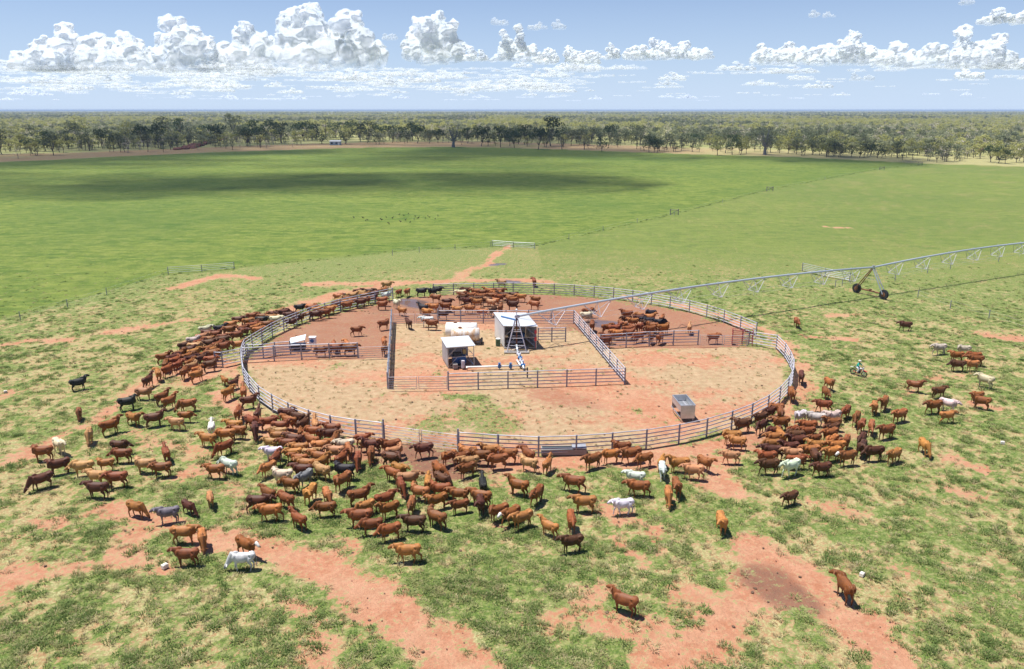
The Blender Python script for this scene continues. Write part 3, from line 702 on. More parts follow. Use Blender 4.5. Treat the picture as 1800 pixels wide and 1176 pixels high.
p = G(875.5, 607.5); t = thing('oil_drum', 'dark green oil drum with white lid at the left wall of the large shed', 'drum', p)
M().bar((0, 0, 0), (0, 0, .88), .3, 16).bar((0, 0, .28), (0, 0, .31), .315, 16).bar((0, 0, .58), (0, 0, .61), .315, 16).obj('shell', m_green, t); M().bar((0, 0, .88), (0, 0, .92), .29, 16).obj('lid', m_white, t)
p0 = G(819, 650); p1 = G(914.8, 647.5); o = p0
t = thing('water_main', 'pale water pipe with blue valves running from the pump to the pivot', 'pipe', o)
Z = Vector((0, 0, .32)); e2 = G(908.8, 637.5)
M().path([Z, p1 - o + Z, e2 - o + Z, e2 - o + Vector((0, 0, .05))], .1, 10).obj('pipe', m_white, t, True)
for px_ in (878, 897.5):
    c = G(px_, 648.5) - o + Z; M().box(c, (.34, .34, .34)).bar(c, c + Vector((0, 0, .35)), .1, 8).bar(c + Vector((0, 0, .35)), c + Vector((0, 0, .38)), .17, 10).bar(c - Vector((0, 0, .3)), c, .06).obj('valve', m_blue, t)
p0 = G(908, 619); p1 = G(921, 652); t = thing('filter_manifold', 'blue grey filter manifold on the ground in front of the pivot tower', 'manifold', p0)
D_ = p1 - p0; M().path([Vector((0, 0, .9)), D_ * .15 + Vector((0, 0, .45)), D_ + Vector((0, 0, .3))], .13, 10).obj('pipe', m_pipe, t, True)
for f_ in (.3, .5, .68, .88):
    c = D_ * f_ + Vector((0, 0, .4)); M().bar(c - Vector((.25, 0, 0)), c + Vector((.25, 0, 0)), .2, 10).bar(c, c + Vector((0, 0, .35)), .08).obj('filter_body', m_blue if f_ in (.5, .88) else m_steel, t)

# feeder in the straw yard
a, b, c = G(1195, 740.5), G(1212.5, 741), G(1180, 721)
o = a.copy(); ux = (b - a); uy = (c - a); Lx, Ly = 1.35, 2.75; ang = math.atan2(-uy.x, uy.y)
t = thing('feed_trough', 'tall galvanised feed trough with pale lick inside, in the straw yard', 'feed trough', a + Vector((.55, 1.3, 0)), ang)
hw, hl = Lx / 2, Ly / 2
for sx in (-1, 1):
    M().box((sx * hw, 0, 1.28), (.03, Ly, .62)).obj('side_panel', m_galv, t)
    rod('shelf_rail', (sx * (hw + .06), -hl, .52), (sx * (hw + .06), hl, .52), .04, m_galv, t, 5)
for sy in (-1, 1):
    M().box((0, sy * hl, .95), (Lx, .03, 1.28)).obj('end_panel', m_galv, t)
M().box((0, 0, .62), (Lx * .55, Ly - .06, .04)).obj('floor_pan', m_dark, t)
M().box((-.34, 0, .83), (.03, Ly - .08, .5), mat=None).box((.34, 0, .83), (.03, Ly - .08, .5)).obj('chute', m_steel, t)
M().box((0, 0, 1.0), (Lx - .08, Ly - .08, .03)).obj('tray', m_galv, t)
rim = M()
for sx in (-1, 1): rim.box((sx * hw, 0, 1.61), (.09, Ly + .1, .05))
for sy in (-1, 1): rim.box((0, sy * hl, 1.612), (Lx - .1, .09, .05))
rim.obj('rim', m_galv, t)
for sx in (-1, 1):
    for sy in (-1, 1): rod('leg', (sx * hw * .8, sy * hl * .97, 0), (sx * hw * .8, sy * hl * .97, .4), .035, m_galv, t, 5)
mm = M(); rings = [(Vector((0, -.7, 1.02 + z_)), .5 * r_, .75 * r_, Vector((0, 0, 1))) for z_, r_ in ((0, 1), (.12, .75), (.24, .35), (.28, .05))]
mm.loft(rings, 12).obj('lick', m_salt, t, True)
# water trough behind the front fence
a, b = G(951, 797), G(1030, 796); t = thing('water_trough', 'long low concrete water trough behind the front rails', 'water trough', (a + b) / 2, math.atan2((b - a).y, (b - a).x))
L = (b - a).length
m_ = M().box((0, 0, .08), (L, .9, .14))
for s_ in (-1, 1): m_.box((0, s_ * .4, .33), (L, .1, .36))
for s_ in (-1, 1): m_.box((s_ * (L / 2 - .05), 0, .33), (.1, .7, .36))
m_.obj('basin', m_conc, t); kw_ = N('trough_water'); kw_.col((.10, .12, .13)); kw_.p.inputs['Roughness'].default_value = .05
M().box((0, 0, .42), (L - .2, .7, .01)).obj('water', kw_.m, t)
M().box((L / 2 - .6, 0, .62), (1.2, .95, .05)).box((L / 2 - 1.15, 0, .5), (.05, .9, .25)).obj('float_cover', m_mesh, t)
# solar pump
p = G(528, 616); t = thing('solar_pump', 'solar panel on a frame with water gear in the back left pen', 'solar pump', p)
M().box((-.3, .3, 1.35), (2.0, 1.1, .06), mat=Matrix.Rotation(R(-14), 3, 'Y') @ Matrix.Rotation(R(22), 3, 'X')).obj('panel', m_pipe, t)
for x_ in (-1.1, .5): rod('leg', (x_, .3, 0), (x_, .3, 1.3), .05, m_steel, t)
M().box((-.3, 0, .45), (1.9, .8, .5)).obj('tank', m_dark, t); M().box((-.3, 0, .82), (2.0, .9, .08)).obj('lid', m_mesh, t)
p = G(551, 616); t = thing('control_cabinet', 'white cabinet with blue dial on posts in the back left pen', 'cabinet', p)
M().box((0, 0, 1.3), (.75, .6, .75)).obj('box', m_white, t); M().bar((0, -.31, 1.3), (0, -.35, 1.3), .22, 16).obj('dial', m_blue, t)
M().box((0, 0, 1.71), (.85, .7, .05)).obj('lid', m_white, t)
for x_ in (-.3, .3): rod('leg', (x_, .2, 0), (x_, .2, 1.0), .04, m_steel, t)
rod('pipe', (-.4, .1, .95), (-1.8, .1, .95), .04, m_white, t)
for px_, py_, s_, lb in ((290, 998, .36, 'pale lick block on a red bare patch at lower left'), (10, 690, .3, 'white lick block in the pasture at the left edge'), (362, 602, .25, 'white stone on a bare pad beyond the left herd'), (1762, 780, .3, 'white lick block on a pale patch at the right'), (1515, 1012, .3, 'pale broken block beside the lone turning cow')):
    p = G(px_, py_); tag(M().box((0, 0, s_ * .35), (s_, s_ * .8, s_ * .7), rz=px_).box((s_ * .1, 0, s_ * .75), (s_ * .6, s_ * .5, s_ * .1), rz=px_).obj('lick_block', m_salt, loc=p), lb, 'lick block')

# ------------------------------------------------------------------ cattle
# (x, y) of the body centre in enlarged crops of the photograph, heading in degrees (0 right, 90 away), coat, optional pose
CROPS = {
 (0, 620): '820 285 45 k u;810 590 300 r g;1390 650 340 o;1150 725 40 r u;915 830 300 t g;620 930 320 c;415 1000 200 r;1250 930 350 b;1240 1020 180 r;1330 490 20 k',
 (250, 620): '65 260 90 b u;30 385 0 t;185 180 110 o;260 150 80 r;320 80 100 r;385 85 80 r;470 150 90 r;215 425 60 r u;290 470 60 o u;450 510 200 o g;135 655 15 b;330 690 165 t;460 615 10 r;715 740 100 w u;840 240 135 o;955 270 60 b;900 380 75 o;1045 370 100 o;1110 470 30 b u;995 590 90 r g;1195 600 90 b u;1200 690 330 r;930 720 180 o;960 790 170 r;870 810 180 o;700 850 160 o;1110 780 280 b g;830 950 225 r g;1470 650 30 r;1470 700 160 r;1420 770 180 t;1380 835 180 o;1350 885 170 t;1470 1000 180 w;240 1000 120 r u;880 1130 160 w',
 (0, 800): '400 230 225 b g;580 80 210 b f;860 90 190 t;1040 50 190 o;980 190 170 t;1180 210 180 r;980 320 180 b;1420 510 345 o g;1480 70 185 t',
 (250, 800): '170 100 195 r;300 550 200 y;430 510 320 b g;700 410 290 t;450 770 10 o;620 830 290 o g;430 1000 180 r;1090 910 330 r f;1010 1040 190 w g;1280 100 230 o;1450 170 180 c;1510 260 165 r;1660 200 250 y;1290 370 150 r;1270 440 0 b;1420 420 140 r;1300 550 180 o;1600 620 150 r u;1720 370 250 o;730 120 180 r',
 (500, 700): '30 160 0 b;20 250 0 r;135 260 60 b u;260 280 100 r;430 290 165 r;390 350 180 b;440 410 90 r;210 400 150 o;140 400 170 b;580 450 180 c;660 500 290 o;840 390 10 r;870 420 30 t;920 450 190 b;1060 480 200 r;1120 500 30 t;1130 600 340 b;1420 500 200 b;60 460 180 r;110 480 180 o;330 480 20 o;280 520 0 t;170 530 180 o;410 570 60 o;510 600 80 r;780 600 280 r g;870 560 270 r g;290 580 160 r;170 600 180 r;30 580 90 r;180 640 160 o;370 690 150 t;150 710 170 b;600 720 170 k f;580 830 230 r;450 970 300 o g;400 1100 180 r;790 970 25 r u;810 1100 225 o g;1100 740 150 r;1200 700 330 o;1300 800 20 t;1250 890 290 r g;1420 920 160 o;1060 1000 35 r;1070 1110 210 r;1300 1080 270 r;1540 840 90 o;1610 720 310 r;1580 1010 210 r f;1640 940 180 r',
 (500, 850): '800 330 180 r;900 390 185 r;1000 430 195 r;1250 670 180 o;1340 360 180 b;1530 320 150 r',
 (750, 730): '450 350 180 o;600 340 190 o;840 380 180 o;1000 370 120 r;250 400 225 o;350 410 220 r;520 400 185 r;690 420 185 r;420 460 200 t;400 520 215 r;1060 460 165 t;1230 460 70 o u;580 680 100 k u;930 700 145 r u;1130 790 240 r;1500 660 165 r w;1610 870 185 o;1700 440 210 r;150 650 320 b g;250 770 180 r;430 800 165 r;380 890 200 r;560 900 280 b;710 950 215 r;820 990 225 r f;940 1030 215 o',
 (750, 850): '1250 400 140 o u;1500 370 275 r;1480 570 190 b',
 (1000, 730): '530 300 180 r;500 380 200 o;630 390 200 r;760 410 195 r;880 430 60 o;670 600 170 w;970 530 260 w;1120 470 180 o;1420 460 300 r;1270 540 180 t;700 710 175 r w;540 890 180 w w;1040 790 270 o g;1120 720 280 r;1590 1080 265 o',
 (1250, 640): '935 110 260 b;1235 170 280 o;1195 270 270 r;840 290 260 r;1150 390 170 r w;650 430 190 r;620 480 220 b;690 490 250 r;510 520 200 b;350 600 185 b;470 610 230 b;710 580 190 r;920 510 210 w;1060 530 170 w;1250 520 200 c;1390 460 230 r;1240 590 190 r;1220 660 200 b;980 610 180 r;850 640 210 r;950 680 190 r;680 690 200 b;1180 700 210 r;1500 530 240 r;1550 600 235 r;1660 620 240 o;200 720 180 o;250 760 170 o;190 910 170 t w;790 740 100 o;650 750 180 o;940 740 190 b;1060 730 190 r;690 790 180 o;850 820 180 b;1070 800 180 o;1200 800 180 o;1370 780 230 r;1490 780 240 b;620 870 180 b;840 890 180 t;980 860 180 o;1110 890 200 o;560 935 180 r;600 1020 180 b;800 1030 210 w w;1390 930 190 r f;1130 1040 185 b w;1560 830 230 b;900 970 0 r',
 (1500, 560): '540 45 170 b w;890 285 180 c;1140 295 180 c;1090 360 175 r;1220 370 180 r;1270 400 170 r;1220 450 190 o;1070 450 175 b;1350 610 120 c;650 660 320 r;900 720 10 b;820 880 200 r;1000 860 320 c;990 970 15 o w;1270 760 180 r;1310 830 150 r;225 890 240 o;320 850 230 r;470 970 210 o',
 (1500, 700): '330 310 200 r;750 470 270 o g;220 530 195 b;370 550 220 o',
 (300, 520): '360 330 45 c;270 430 30 c;340 410 30 t;510 320 30 k;440 390 20 r;540 390 20 r;640 390 30 r;550 440 20 b;510 510 25 r;660 490 20 o;430 540 60 o;370 490 30 b;350 540 45 r;620 280 20 o;640 330 20 r;790 240 25 o;720 235 20 b;880 190 15 r;960 190 10 r;940 230 10 k;1080 225 10 c;840 310 60 o;890 320 30 o;780 320 50 r;960 270 10 b;1220 180 20 b;1350 100 15 k;1240 250 15 b;1320 210 15 b;1420 160 15 o;1460 110 10 r;1560 120 15 o;1520 170 15 b;1630 110 10 b;130 570 45 r;260 560 60 o;200 600 60 r;320 590 70 o;380 640 20 r;400 690 20 b;270 650 80 r;90 650 60 r;210 710 60 t;290 720 60 o;280 790 60 o;30 590 30 r;180 545 30 b;60 620 70 b',
 (400, 460): '1040 470 15 o;990 510 15 r;1150 420 15 b;1200 400 15 o;1260 370 15 b;1230 430 20 r;1310 380 15 r;1390 330 5 o;1420 370 10 r;1470 360 10 b;1380 400 10 b;1600 380 10 r;1600 420 5 r;1640 325 5 w;1345 680 10 r;1615 620 30 r;1100 840 110 o;1150 880 10 r;1230 820 120 o;1240 880 0 r;1615 800 100 o;1620 870 90 r;1000 890 0 r',
 (650, 460): '300 290 240 r;385 290 250 o;545 290 0 k;640 290 200 k;700 270 0 k;680 350 170 r;280 410 300 c;330 480 150 o;800 395 0 b;640 450 175 o;780 440 180 r;560 460 150 k;590 500 320 o;900 470 180 o;1030 460 190 o;960 300 200 c;1060 340 190 r;1080 290 180 o;1100 350 200 r;1160 300 0 r;1180 390 200 o;1250 340 0 r;1300 360 200 r;1340 290 0 r;1400 330 180 b;1470 330 0 b;1470 380 190 r;1550 340 190 o;1710 370 170 r;1700 420 160 o;1350 460 80 r;1280 480 60 b;1160 500 170 o;1310 310 180 o;1360 200 180 t;1700 190 100 r;400 610 120 b;590 590 170 w;640 620 180 r;1000 290 200 b;1220 290 180 o;760 520 0 b;1030 380 200 b',
 (900, 460): '770 480 0 b;790 500 0 r;770 540 0 c;830 640 80 r;1010 660 20 r;1060 670 20 r;1200 520 180 r;1300 520 170 o;1430 515 180 k;1180 570 200 b;1250 600 200 o;1320 570 0 b;1450 560 0 o;1520 565 60 o;1520 610 0 k;1420 600 180 k;1170 640 120 r;1210 670 20 r;1310 650 240 r;1430 650 170 r;1420 680 200 r;1560 665 20 r;970 760 180 r;1100 720 180 o;1200 720 0 r;1300 750 200 r;1450 760 240 r;1520 760 60 r;950 800 180 r;1390 620 160 b;1270 650 160 r',
 (1100, 460): '660 660 80 t u;920 760 0 r',
}
SCL = 5.88
cows = []
for (x0, y0), txt in CROPS.items():
    for e in txt.split(';'):
        q_ = e.split(); px, py = x0 + float(q_[0]) / SCL, y0 + float(q_[1]) / SCL
        cows.append([px, py, float(q_[2]), q_[3], q_[4] if len(q_) > 4 else ''])
cows += [[1387, 867, 205, 'b', 'w'], [1094, 1050, 145, 'r', 'u'], [1484, 1024, 95, 'r', 'l'], [1401, 562, 270, 'r', '']]
# the thick of the mob, where the photograph shows more backs than can be told apart
for (xa, ya), (xb, yb), th, n_, h0_ in (((325, 640), (385, 585), 18, 9, 35), ((430, 572), (500, 548), 9, 8, 20), ((505, 545), (680, 502), 6, 14, 15), ((480, 745), (560, 770), 22, 4, 150), ((1330, 750), (1460, 790), 22, 3, 185), ((810, 520), (940, 528), 8, 8, 180)):
    for i_ in range(n_):
        f = RN.rand(); cows.append([xa + (xb - xa) * f + RN.normal(0, 3), ya + (yb - ya) * f + RN.uniform(-th, th), h0_ + RN.normal(0, 25), RN.choice(['r', 'r', 'o', 'b', 'b', 't']), ''])
for c_ in cows:
    p = G(c_[0], c_[1] + 2, .95); c_.append(p.x); c_.append(p.y)
# push apart animals that would stand in one another
for it in range(14):
    for i_ in range(len(cows)):
        for j_ in range(i_ + 1, len(cows)):
            A, B = cows[i_], cows[j_]; dx, dy = A[5] - B[5], A[6] - B[6]; dd = math.hypot(dx, dy)
            if dd > 2.3: continue
            ha = math.radians(A[2]); al = abs((dx * math.cos(ha) + dy * math.sin(ha)) / (dd + 1e-6)); need = .72 + 1.0 * al
            if dd < need:
                k_ = (need - dd) * .5 / (dd + 1e-3); A[5] += dx * k_; A[6] += dy * k_; B[5] -= dx * k_; B[6] -= dy * k_

def cow_mesh(name, pose, seed=0):
    m_ = M(); V = Vector; F1 = V((1, 0, 0))
    m_.loft([(V((-.84, 0, 1.10)), .06, .10, F1), (V((-.80, 0, 1.07)), .18, .20, F1), (V((-.66, 0, 1.03)), .27, .29, F1), (V((-.45, 0, 1.0)), .25, .30, F1), (V((-.15, 0, .95)), .315, .365, F1),
             (V((.12, 0, .94)), .33, .38, F1), (V((.34, 0, .97)), .29, .37, F1), (V((.50, 0, 1.0)), .235, .345, F1), (V((.64, 0, 1.03)), .165, .26, F1), (V((.74, 0, 1.05)), .06, .12, F1)], 16)
    m_.ell((.38, 0, 1.34), (.2, .09, .13))
    for s_ in (-1, 1): m_.ell((-.5, s_ * .2, 1.23), (.07, .07, .06), 8, 5); m_.ell((.44, s_ * .2, 1.08), (.14, .09, .24)); m_.ell((-.66, s_ * .14, 1.08), (.2, .13, .26)); m_.ell((-.82, s_ * .09, 1.2), (.05, .05, .05), 8, 5)
    m_.bar((-.8, 0, 1.3), (.4, 0, 1.33), .035, 6)
    m_.ell((.52, 0, .86), (.26, .055, .2)); m_.ell((-.2, 0, .74), (.4, .14, .14))
    # neck and head follow the pose
    up, yaw, low = {'n': (1.30, 0, 0), 'u': (1.52, 0, 0), 'l': (1.36, .75, 0), 'r': (1.34, -.75, 0), 'g': (.52, 0, 1), 'w': (1.24, 0, 0), 'd': (.95, .2, 0)}[pose]
    hb = V((.88 - (.22 if yaw and abs(yaw) > .5 else 0) + (.12 if low else 0) - (.1 if pose == 'u' else 0), yaw * .42, up)); nb = V((.55, 0, 1.16))
    dirn = (hb - nb).normalized()
    m_.loft([(nb - dirn * .12, .17, .30, dirn), (nb.lerp(hb, .35), .15, .25, dirn), (nb.lerp(hb, .7), .13, .19, dirn), (hb, .11, .14, dirn)], 12)
    m_.loft([(V((.62, 0, .92)), .04, .16, F1), (nb.lerp(hb, .5) - V((0, 0, .17)), .03, .10, dirn), (hb - V((0, 0, .12)), .025, .03, dirn)], 8)
    hd = V((math.cos(yaw), math.sin(yaw), -1.5 if low else (-.25 if pose == 'u' else -.6))).normalized()
    h0 = hb - hd * .06
    m_.loft([(h0, .07, .08, hd), (h0 + hd * .06, .12, .14, hd), (h0 + hd * .18, .12, .14, hd), (h0 + hd * .32, .085, .11, hd), (h0 + hd * .41, .08, .085, hd), (h0 + hd * .46, .06, .06, hd)], 12)
    sd_ = V((0, 0, 1)).cross(hd).normalized()
    for s_ in (-1, 1):
        e = h0 + hd * .04 + sd_ * s_ * .2 + V((0, 0, -.03)); q_ = (sd_ * s_ + V((0, 0, -.45)) - hd * .2).to_track_quat('X', 'Z').to_matrix()
        m_.ell(e, (.15, .07, .025), 8, 6, q_)
        if seed % 2: m_.bar(h0 + sd_ * s_ * .07 + V((0, 0, .08)), h0 + sd_ * s_ * .15 + V((0, 0, .2)), .026, 6, .014)
    st = {'w': (.22, -.2, -.24, .2)}.get(pose, (.04, -.05, -.03, .06))
    if low: st = (.14, -.08, -.04, .08)
    for k_, s_ in enumerate((-1, 1)):
        f = st[k_]; m_.path([V((.44, s_ * .13, .95)), V((.41 + f * .3, s_ * .155, .66)), V((.43 + f * .8, s_ * .15, .38)), V((.42 + f, s_ * .15, .1)), V((.46 + f, s_ * .15, .0))], [.125, .082, .05, .042, .056], 8)
        m_.ell((.43 + f * .8, s_ * .15, .38), (.055, .05, .06), 8, 5)
        f = st[k_ + 2]; m_.path([V((-.56, s_ * .13, 1.0)), V((-.46 + f * .3, s_ * .165, .72)), V((-.66 + f * .8, s_ * .155, .44)), V((-.61 + f, s_ * .15, .1)), V((-.57 + f, s_ * .15, .0))], [.19, .135, .058, .044, .056], 8)
        m_.ell((-.66 + f * .8, s_ * .155, .45), (.06, .05, .07), 8, 5)
    m_.path([V((-.83, 0, 1.2)), V((-.90, .01, 1.1)), V((-.93, .02, .8)), V((-.91, .03, .55))], [.035, .028, .024, .022], 6); m_.ell((-.91, .03, .47), (.04, .04, .12), 8, 6)
    me = m_.mesh(name + '_src'); o = bpy.data.objects.new('tmp', me); C.objects.link(o)
    r = o.modifiers.new('r', 'REMESH'); r.mode = 'VOXEL'; r.voxel_size = .028
    sm_ = o.modifiers.new('s', 'SMOOTH'); sm_.iterations = 4; sm_.factor = .5
    dc = o.modifiers.new('d', 'DECIMATE'); dc.ratio = .22
    bpy.context.view_layer.update(); dg = bpy.context.evaluated_depsgraph_get()
    out_ = bpy.data.meshes.new_from_object(o.evaluated_get(dg)); out_.name = name
    bpy.data.objects.remove(o); out_.polygons.foreach_set('use_smooth', [True] * len(out_.polygons))
    return out_
def hide_mat(joined=False):
    k = N('cattle_hide_far' if joined else 'cattle_hide')
    if joined:
        at = k.n('Attribute', attribute_name='coat'); col = at.outputs['Color']; al = at.outputs['Alpha']
        zz = k.n('SeparateXYZ'); k.l(k.pos(), zz.inputs[0]); z = zz.outputs[2]; n_ = k.noise(2.5, 4, .6, k.pos()); rnd = None
    else:
        oi = k.n('ObjectInfo'); col = oi.outputs['Color']; al = oi.outputs['Alpha']; rnd = oi.outputs['Random']
        zz = k.n('SeparateXYZ'); k.l(k.coord(), zz.inputs[0]); z = zz.outputs[2]
        v_ = k.n('VectorMath', operation='ADD'); k.l(k.coord(), v_.inputs[0]); k.l(rnd, v_.inputs[1]); n_ = k.noise(2.6, 4, .6, v_.outputs[0])
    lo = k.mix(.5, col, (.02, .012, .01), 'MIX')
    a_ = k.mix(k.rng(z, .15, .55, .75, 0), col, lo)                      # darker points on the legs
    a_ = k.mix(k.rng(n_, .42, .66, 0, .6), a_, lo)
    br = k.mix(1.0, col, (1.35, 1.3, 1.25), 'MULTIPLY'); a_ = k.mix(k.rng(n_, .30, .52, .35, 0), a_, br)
    if not joined:
        x = zz.outputs[0]; a_ = k.mix(k.math('MULTIPLY', k.rng(x, .3, .85), k.rng(k.math('FRACT', k.math('MULTIPLY', rnd, 7.3)), .3, 1, 0, .75)), a_, lo)
        w_ = k.math('MULTIPLY', k.math('SUBTRACT', 1, al), k.rng(x, .90, .95)); a_ = k.mix(w_, a_, (.72, .68, .62))
        a_ = k.mix(k.math('MULTIPLY', k.rng(x, 1.14, 1.22), .6), a_, (.05, .03, .03))
    k.col(a_); k.p.inputs['Roughness'].default_value = .55; k.p.inputs['Specular IOR Level'].default_value = .25
    k.bump(k.noise(9, 3, .6, k.coord()), .15, .02)
    return k.m
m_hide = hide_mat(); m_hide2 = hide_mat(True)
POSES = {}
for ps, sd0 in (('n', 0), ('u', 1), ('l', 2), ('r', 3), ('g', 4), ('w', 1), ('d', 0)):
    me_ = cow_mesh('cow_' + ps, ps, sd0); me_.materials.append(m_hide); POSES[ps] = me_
print('cow tris', [len(m__.polygons) for m__ in POSES.values()])
COAT = {'r': (.235, .074, .024), 'o': (.37, .14, .042), 'b': (.10, .036, .018), 'k': (.022, .02, .022), 'w': (.62, .60, .57), 'c': (.60, .50, .36), 't': (.44, .22, .09), 'y': (.19, .18, .17)}
CN = {'r': 'chestnut red', 'o': 'orange tan', 'b': 'dark brown', 'k': 'black', 'w': 'white', 'c': 'cream', 't': 'pale tan', 'y': 'smoky grey'}
def facing(h):
    h = h % 360
    for lo_, t_ in ((22, 'facing right'), (67, 'angled away right'), (112, 'seen from behind'), (157, 'angled away left'), (202, 'facing left'), (247, 'angled nearer left'), (292, 'facing the camera'), (338, 'angled nearer right'), (361, 'facing right')):
        if h <= lo_: return t_
def zone(px, py, x, y):
    if inpoly(np.array([x]), np.array([y]), ring)[0]:
        if px < 690 and py > 590: return 'behind the left cross fence'
        if px < 690: return 'in the back left pen'
        if px < 830: return 'by the back gateway puddle'
        if px < 1000: return 'in the pen behind the sheds'
        return 'in the back right pen'
    if py < 545 and px < 500: return 'outside the back left fence'
    if py < 620 and px < 700: return 'outside the back left fence'
    if py < 620 and px < 1000: return 'behind the back fence'
    if px < 420 and py < 700: return 'in the left corner crowd'
    if px > 1590 and py < 800: return 'in the far right group'
    if px > 1230 and py < 850: return 'in the right fence herd'
    if px > 1230: return 'in lower right grass'
    if py > 930: return 'in the foreground'
    if px < 250: return 'in the far left group'
    if px < 520 and py < 800: return 'outside the left front fence'
    if px < 520: return 'in the lower left grass'
    if px < 800 and py < 830: return 'left of the front gates'
    if px < 800: return 'in the middle front herd'
    if py < 850: return 'just before the front fence'
    return 'in lower middle grass'
dist = [math.hypot(c_[5], c_[6], HC) for c_ in cows]
order_ = sorted(range(len(cows)), key=lambda i_: dist[i_]); solo = set(order_[:300])
print('cattle', len(cows))
recs = []
fx, fy, fcol = [], [], []
vv, ff, cc_ = [], [], []
for i_, c_ in enumerate(cows):
    px, py, hd_, coat, ps, x, y = c_
    wf = ps == 'f'
    if ps in ('', 'f'): ps = RN.choice(['n', 'n', 'l', 'r', 'w', 'd', 'u'])
    hh = hd_ + RN.uniform(-9, 9); s_ = RN.uniform(.93, 1.07) * (.82 if RN.rand() < .07 else 1) * (.96 if coat == 'o' else 1)
    base_ = np.array(COAT[coat]) * RN.uniform(.78, 1.25) * np.array([1, RN.uniform(.88, 1.18), RN.uniform(.85, 1.2)])
    if i_ in solo:
        o = link('cow', POSES[ps], None, (x - .12 * math.cos(math.radians(hh)), y - .12 * math.sin(math.radians(hh)), -.015), math.radians(hh))
        o.scale = (s_ * RN.uniform(.97, 1.03), s_ * RN.uniform(.92, 1.08), s_); o.color = (*base_, 0 if wf else 1)
        act = {'g': 'grazing', 'w': 'walking', 'u': 'head raised', 'l': 'head turned', 'r': 'head bent', 'd': 'head low', 'n': 'standing'}[ps]
        recs.append((o, coat, hh, zone(px, py, x, y), act, px, py, wf))
    else:
        me_ = POSES[ps]; a_ = np.empty(len(me_.vertices) * 3, np.float32); me_.vertices.foreach_get('co', a_); a_ = a_.reshape(-1, 3) * s_
        ca, sa = math.cos(math.radians(hh)), math.sin(math.radians(hh)); n0 = sum(len(b_) for b_ in vv)
        vv.append(np.stack([a_[:, 0] * ca - a_[:, 1] * sa + x, a_[:, 0] * sa + a_[:, 1] * ca + y, a_[:, 2]], 1))
        ff += [tuple(v_ + n0 for v_ in p_.vertices) for p_ in me_.polygons]; cc_.append(np.tile([*base_, 1], (len(a_), 1)))
if vv:
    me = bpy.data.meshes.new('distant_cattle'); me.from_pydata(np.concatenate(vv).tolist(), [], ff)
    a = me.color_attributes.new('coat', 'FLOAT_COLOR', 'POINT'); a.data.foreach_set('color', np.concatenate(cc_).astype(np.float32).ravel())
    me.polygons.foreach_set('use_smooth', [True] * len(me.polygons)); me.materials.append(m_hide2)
    tag(link('distant_cattle', me), kind='stuff')
ONES = ['', 'first', 'second', 'third', 'fourth', 'fifth', 'sixth', 'seventh', 'eighth', 'ninth', 'tenth', 'eleventh', 'twelfth', 'thirteenth', 'fourteenth', 'fifteenth', 'sixteenth', 'seventeenth', 'eighteenth', 'nineteenth']
def ordinal(n): return ONES[n] if n < 20 else (('twentieth', 'thirtieth', 'fortieth')[n // 10 - 2] if n % 10 == 0 else ('twenty', 'thirty', 'forty')[n // 10 - 2] + '-' + ONES[n % 10])
def label_all(recs, cat, group):
    """recs: (object, [base label, longer label, ...], px). Uses the shortest label that is unique, else counts from the left."""
    left = list(recs); lvl = 0
    from collections import defaultdict
    while left and lvl < max(len(r_[1]) for r_ in recs):
        d_ = defaultdict(list)
        for r_ in left: d_[r_[1][min(lvl, len(r_[1]) - 1)]].append(r_)
        nxt = []
        for kx, v_ in d_.items():
            if len(v_) == 1: tag(v_[0][0], kx, cat, group)
            else: nxt += v_
        left = nxt; lvl += 1
    d_ = defaultdict(list)
    for r_ in left: d_[r_[1][-1]].append(r_)
    for kx, v_ in d_.items():
        v_.sort(key=lambda r_: r_[2])
        for n_, r_ in enumerate(v_):
            sfx = 'leftmost such' if n_ == 0 else 'rightmost such' if n_ == len(v_) - 1 else ordinal(n_ + 1) + ' from left'
            tag(r_[0], kx + ', ' + sfx, cat, group)
rr_ = []
for o, coat, hh, zn, act, px, py, wf in recs:
    c0 = CN[coat] + (' white-faced' if wf else '') + ' cow '
    rr_.append((o, [c0 + facing(hh) + ' ' + zn, c0 + act + ' ' + facing(hh) + ' ' + zn], px))
def cut(s_): return s_
label_all(rr_, 'cow', 'cattle gathered round the yards')

# ------------------------------------------------------------------ rider on motorbike
def remeshed(m_, name, mat, parent=None, vox=.02, loc=None, rz=0, ratio=.4):
    me_ = m_.mesh(name + '_src'); o = bpy.data.objects.new('tmp', me_); C.objects.link(o)
    r = o.modifiers.new('r', 'REMESH'); r.mode = 'VOXEL'; r.voxel_size = vox; s_ = o.modifiers.new('s', 'SMOOTH'); s_.iterations = 4
    dc = o.modifiers.new('d', 'DECIMATE'); dc.ratio = ratio
    bpy.context.view_layer.update(); out_ = bpy.data.meshes.new_from_object(o.evaluated_get(bpy.context.evaluated_depsgraph_get())); out_.name = name
    bpy.data.objects.remove(o); out_.polygons.foreach_set('use_smooth', [True] * len(out_.polygons)); out_.materials.append(mat)
    return link(name, out_, parent, loc, rz)
bp = G(1508, 660); brz = R(-52)
bk = thing('motorbike', 'small red and white dirt bike carrying a rider in green', 'motorbike', bp, brz)
V = Vector
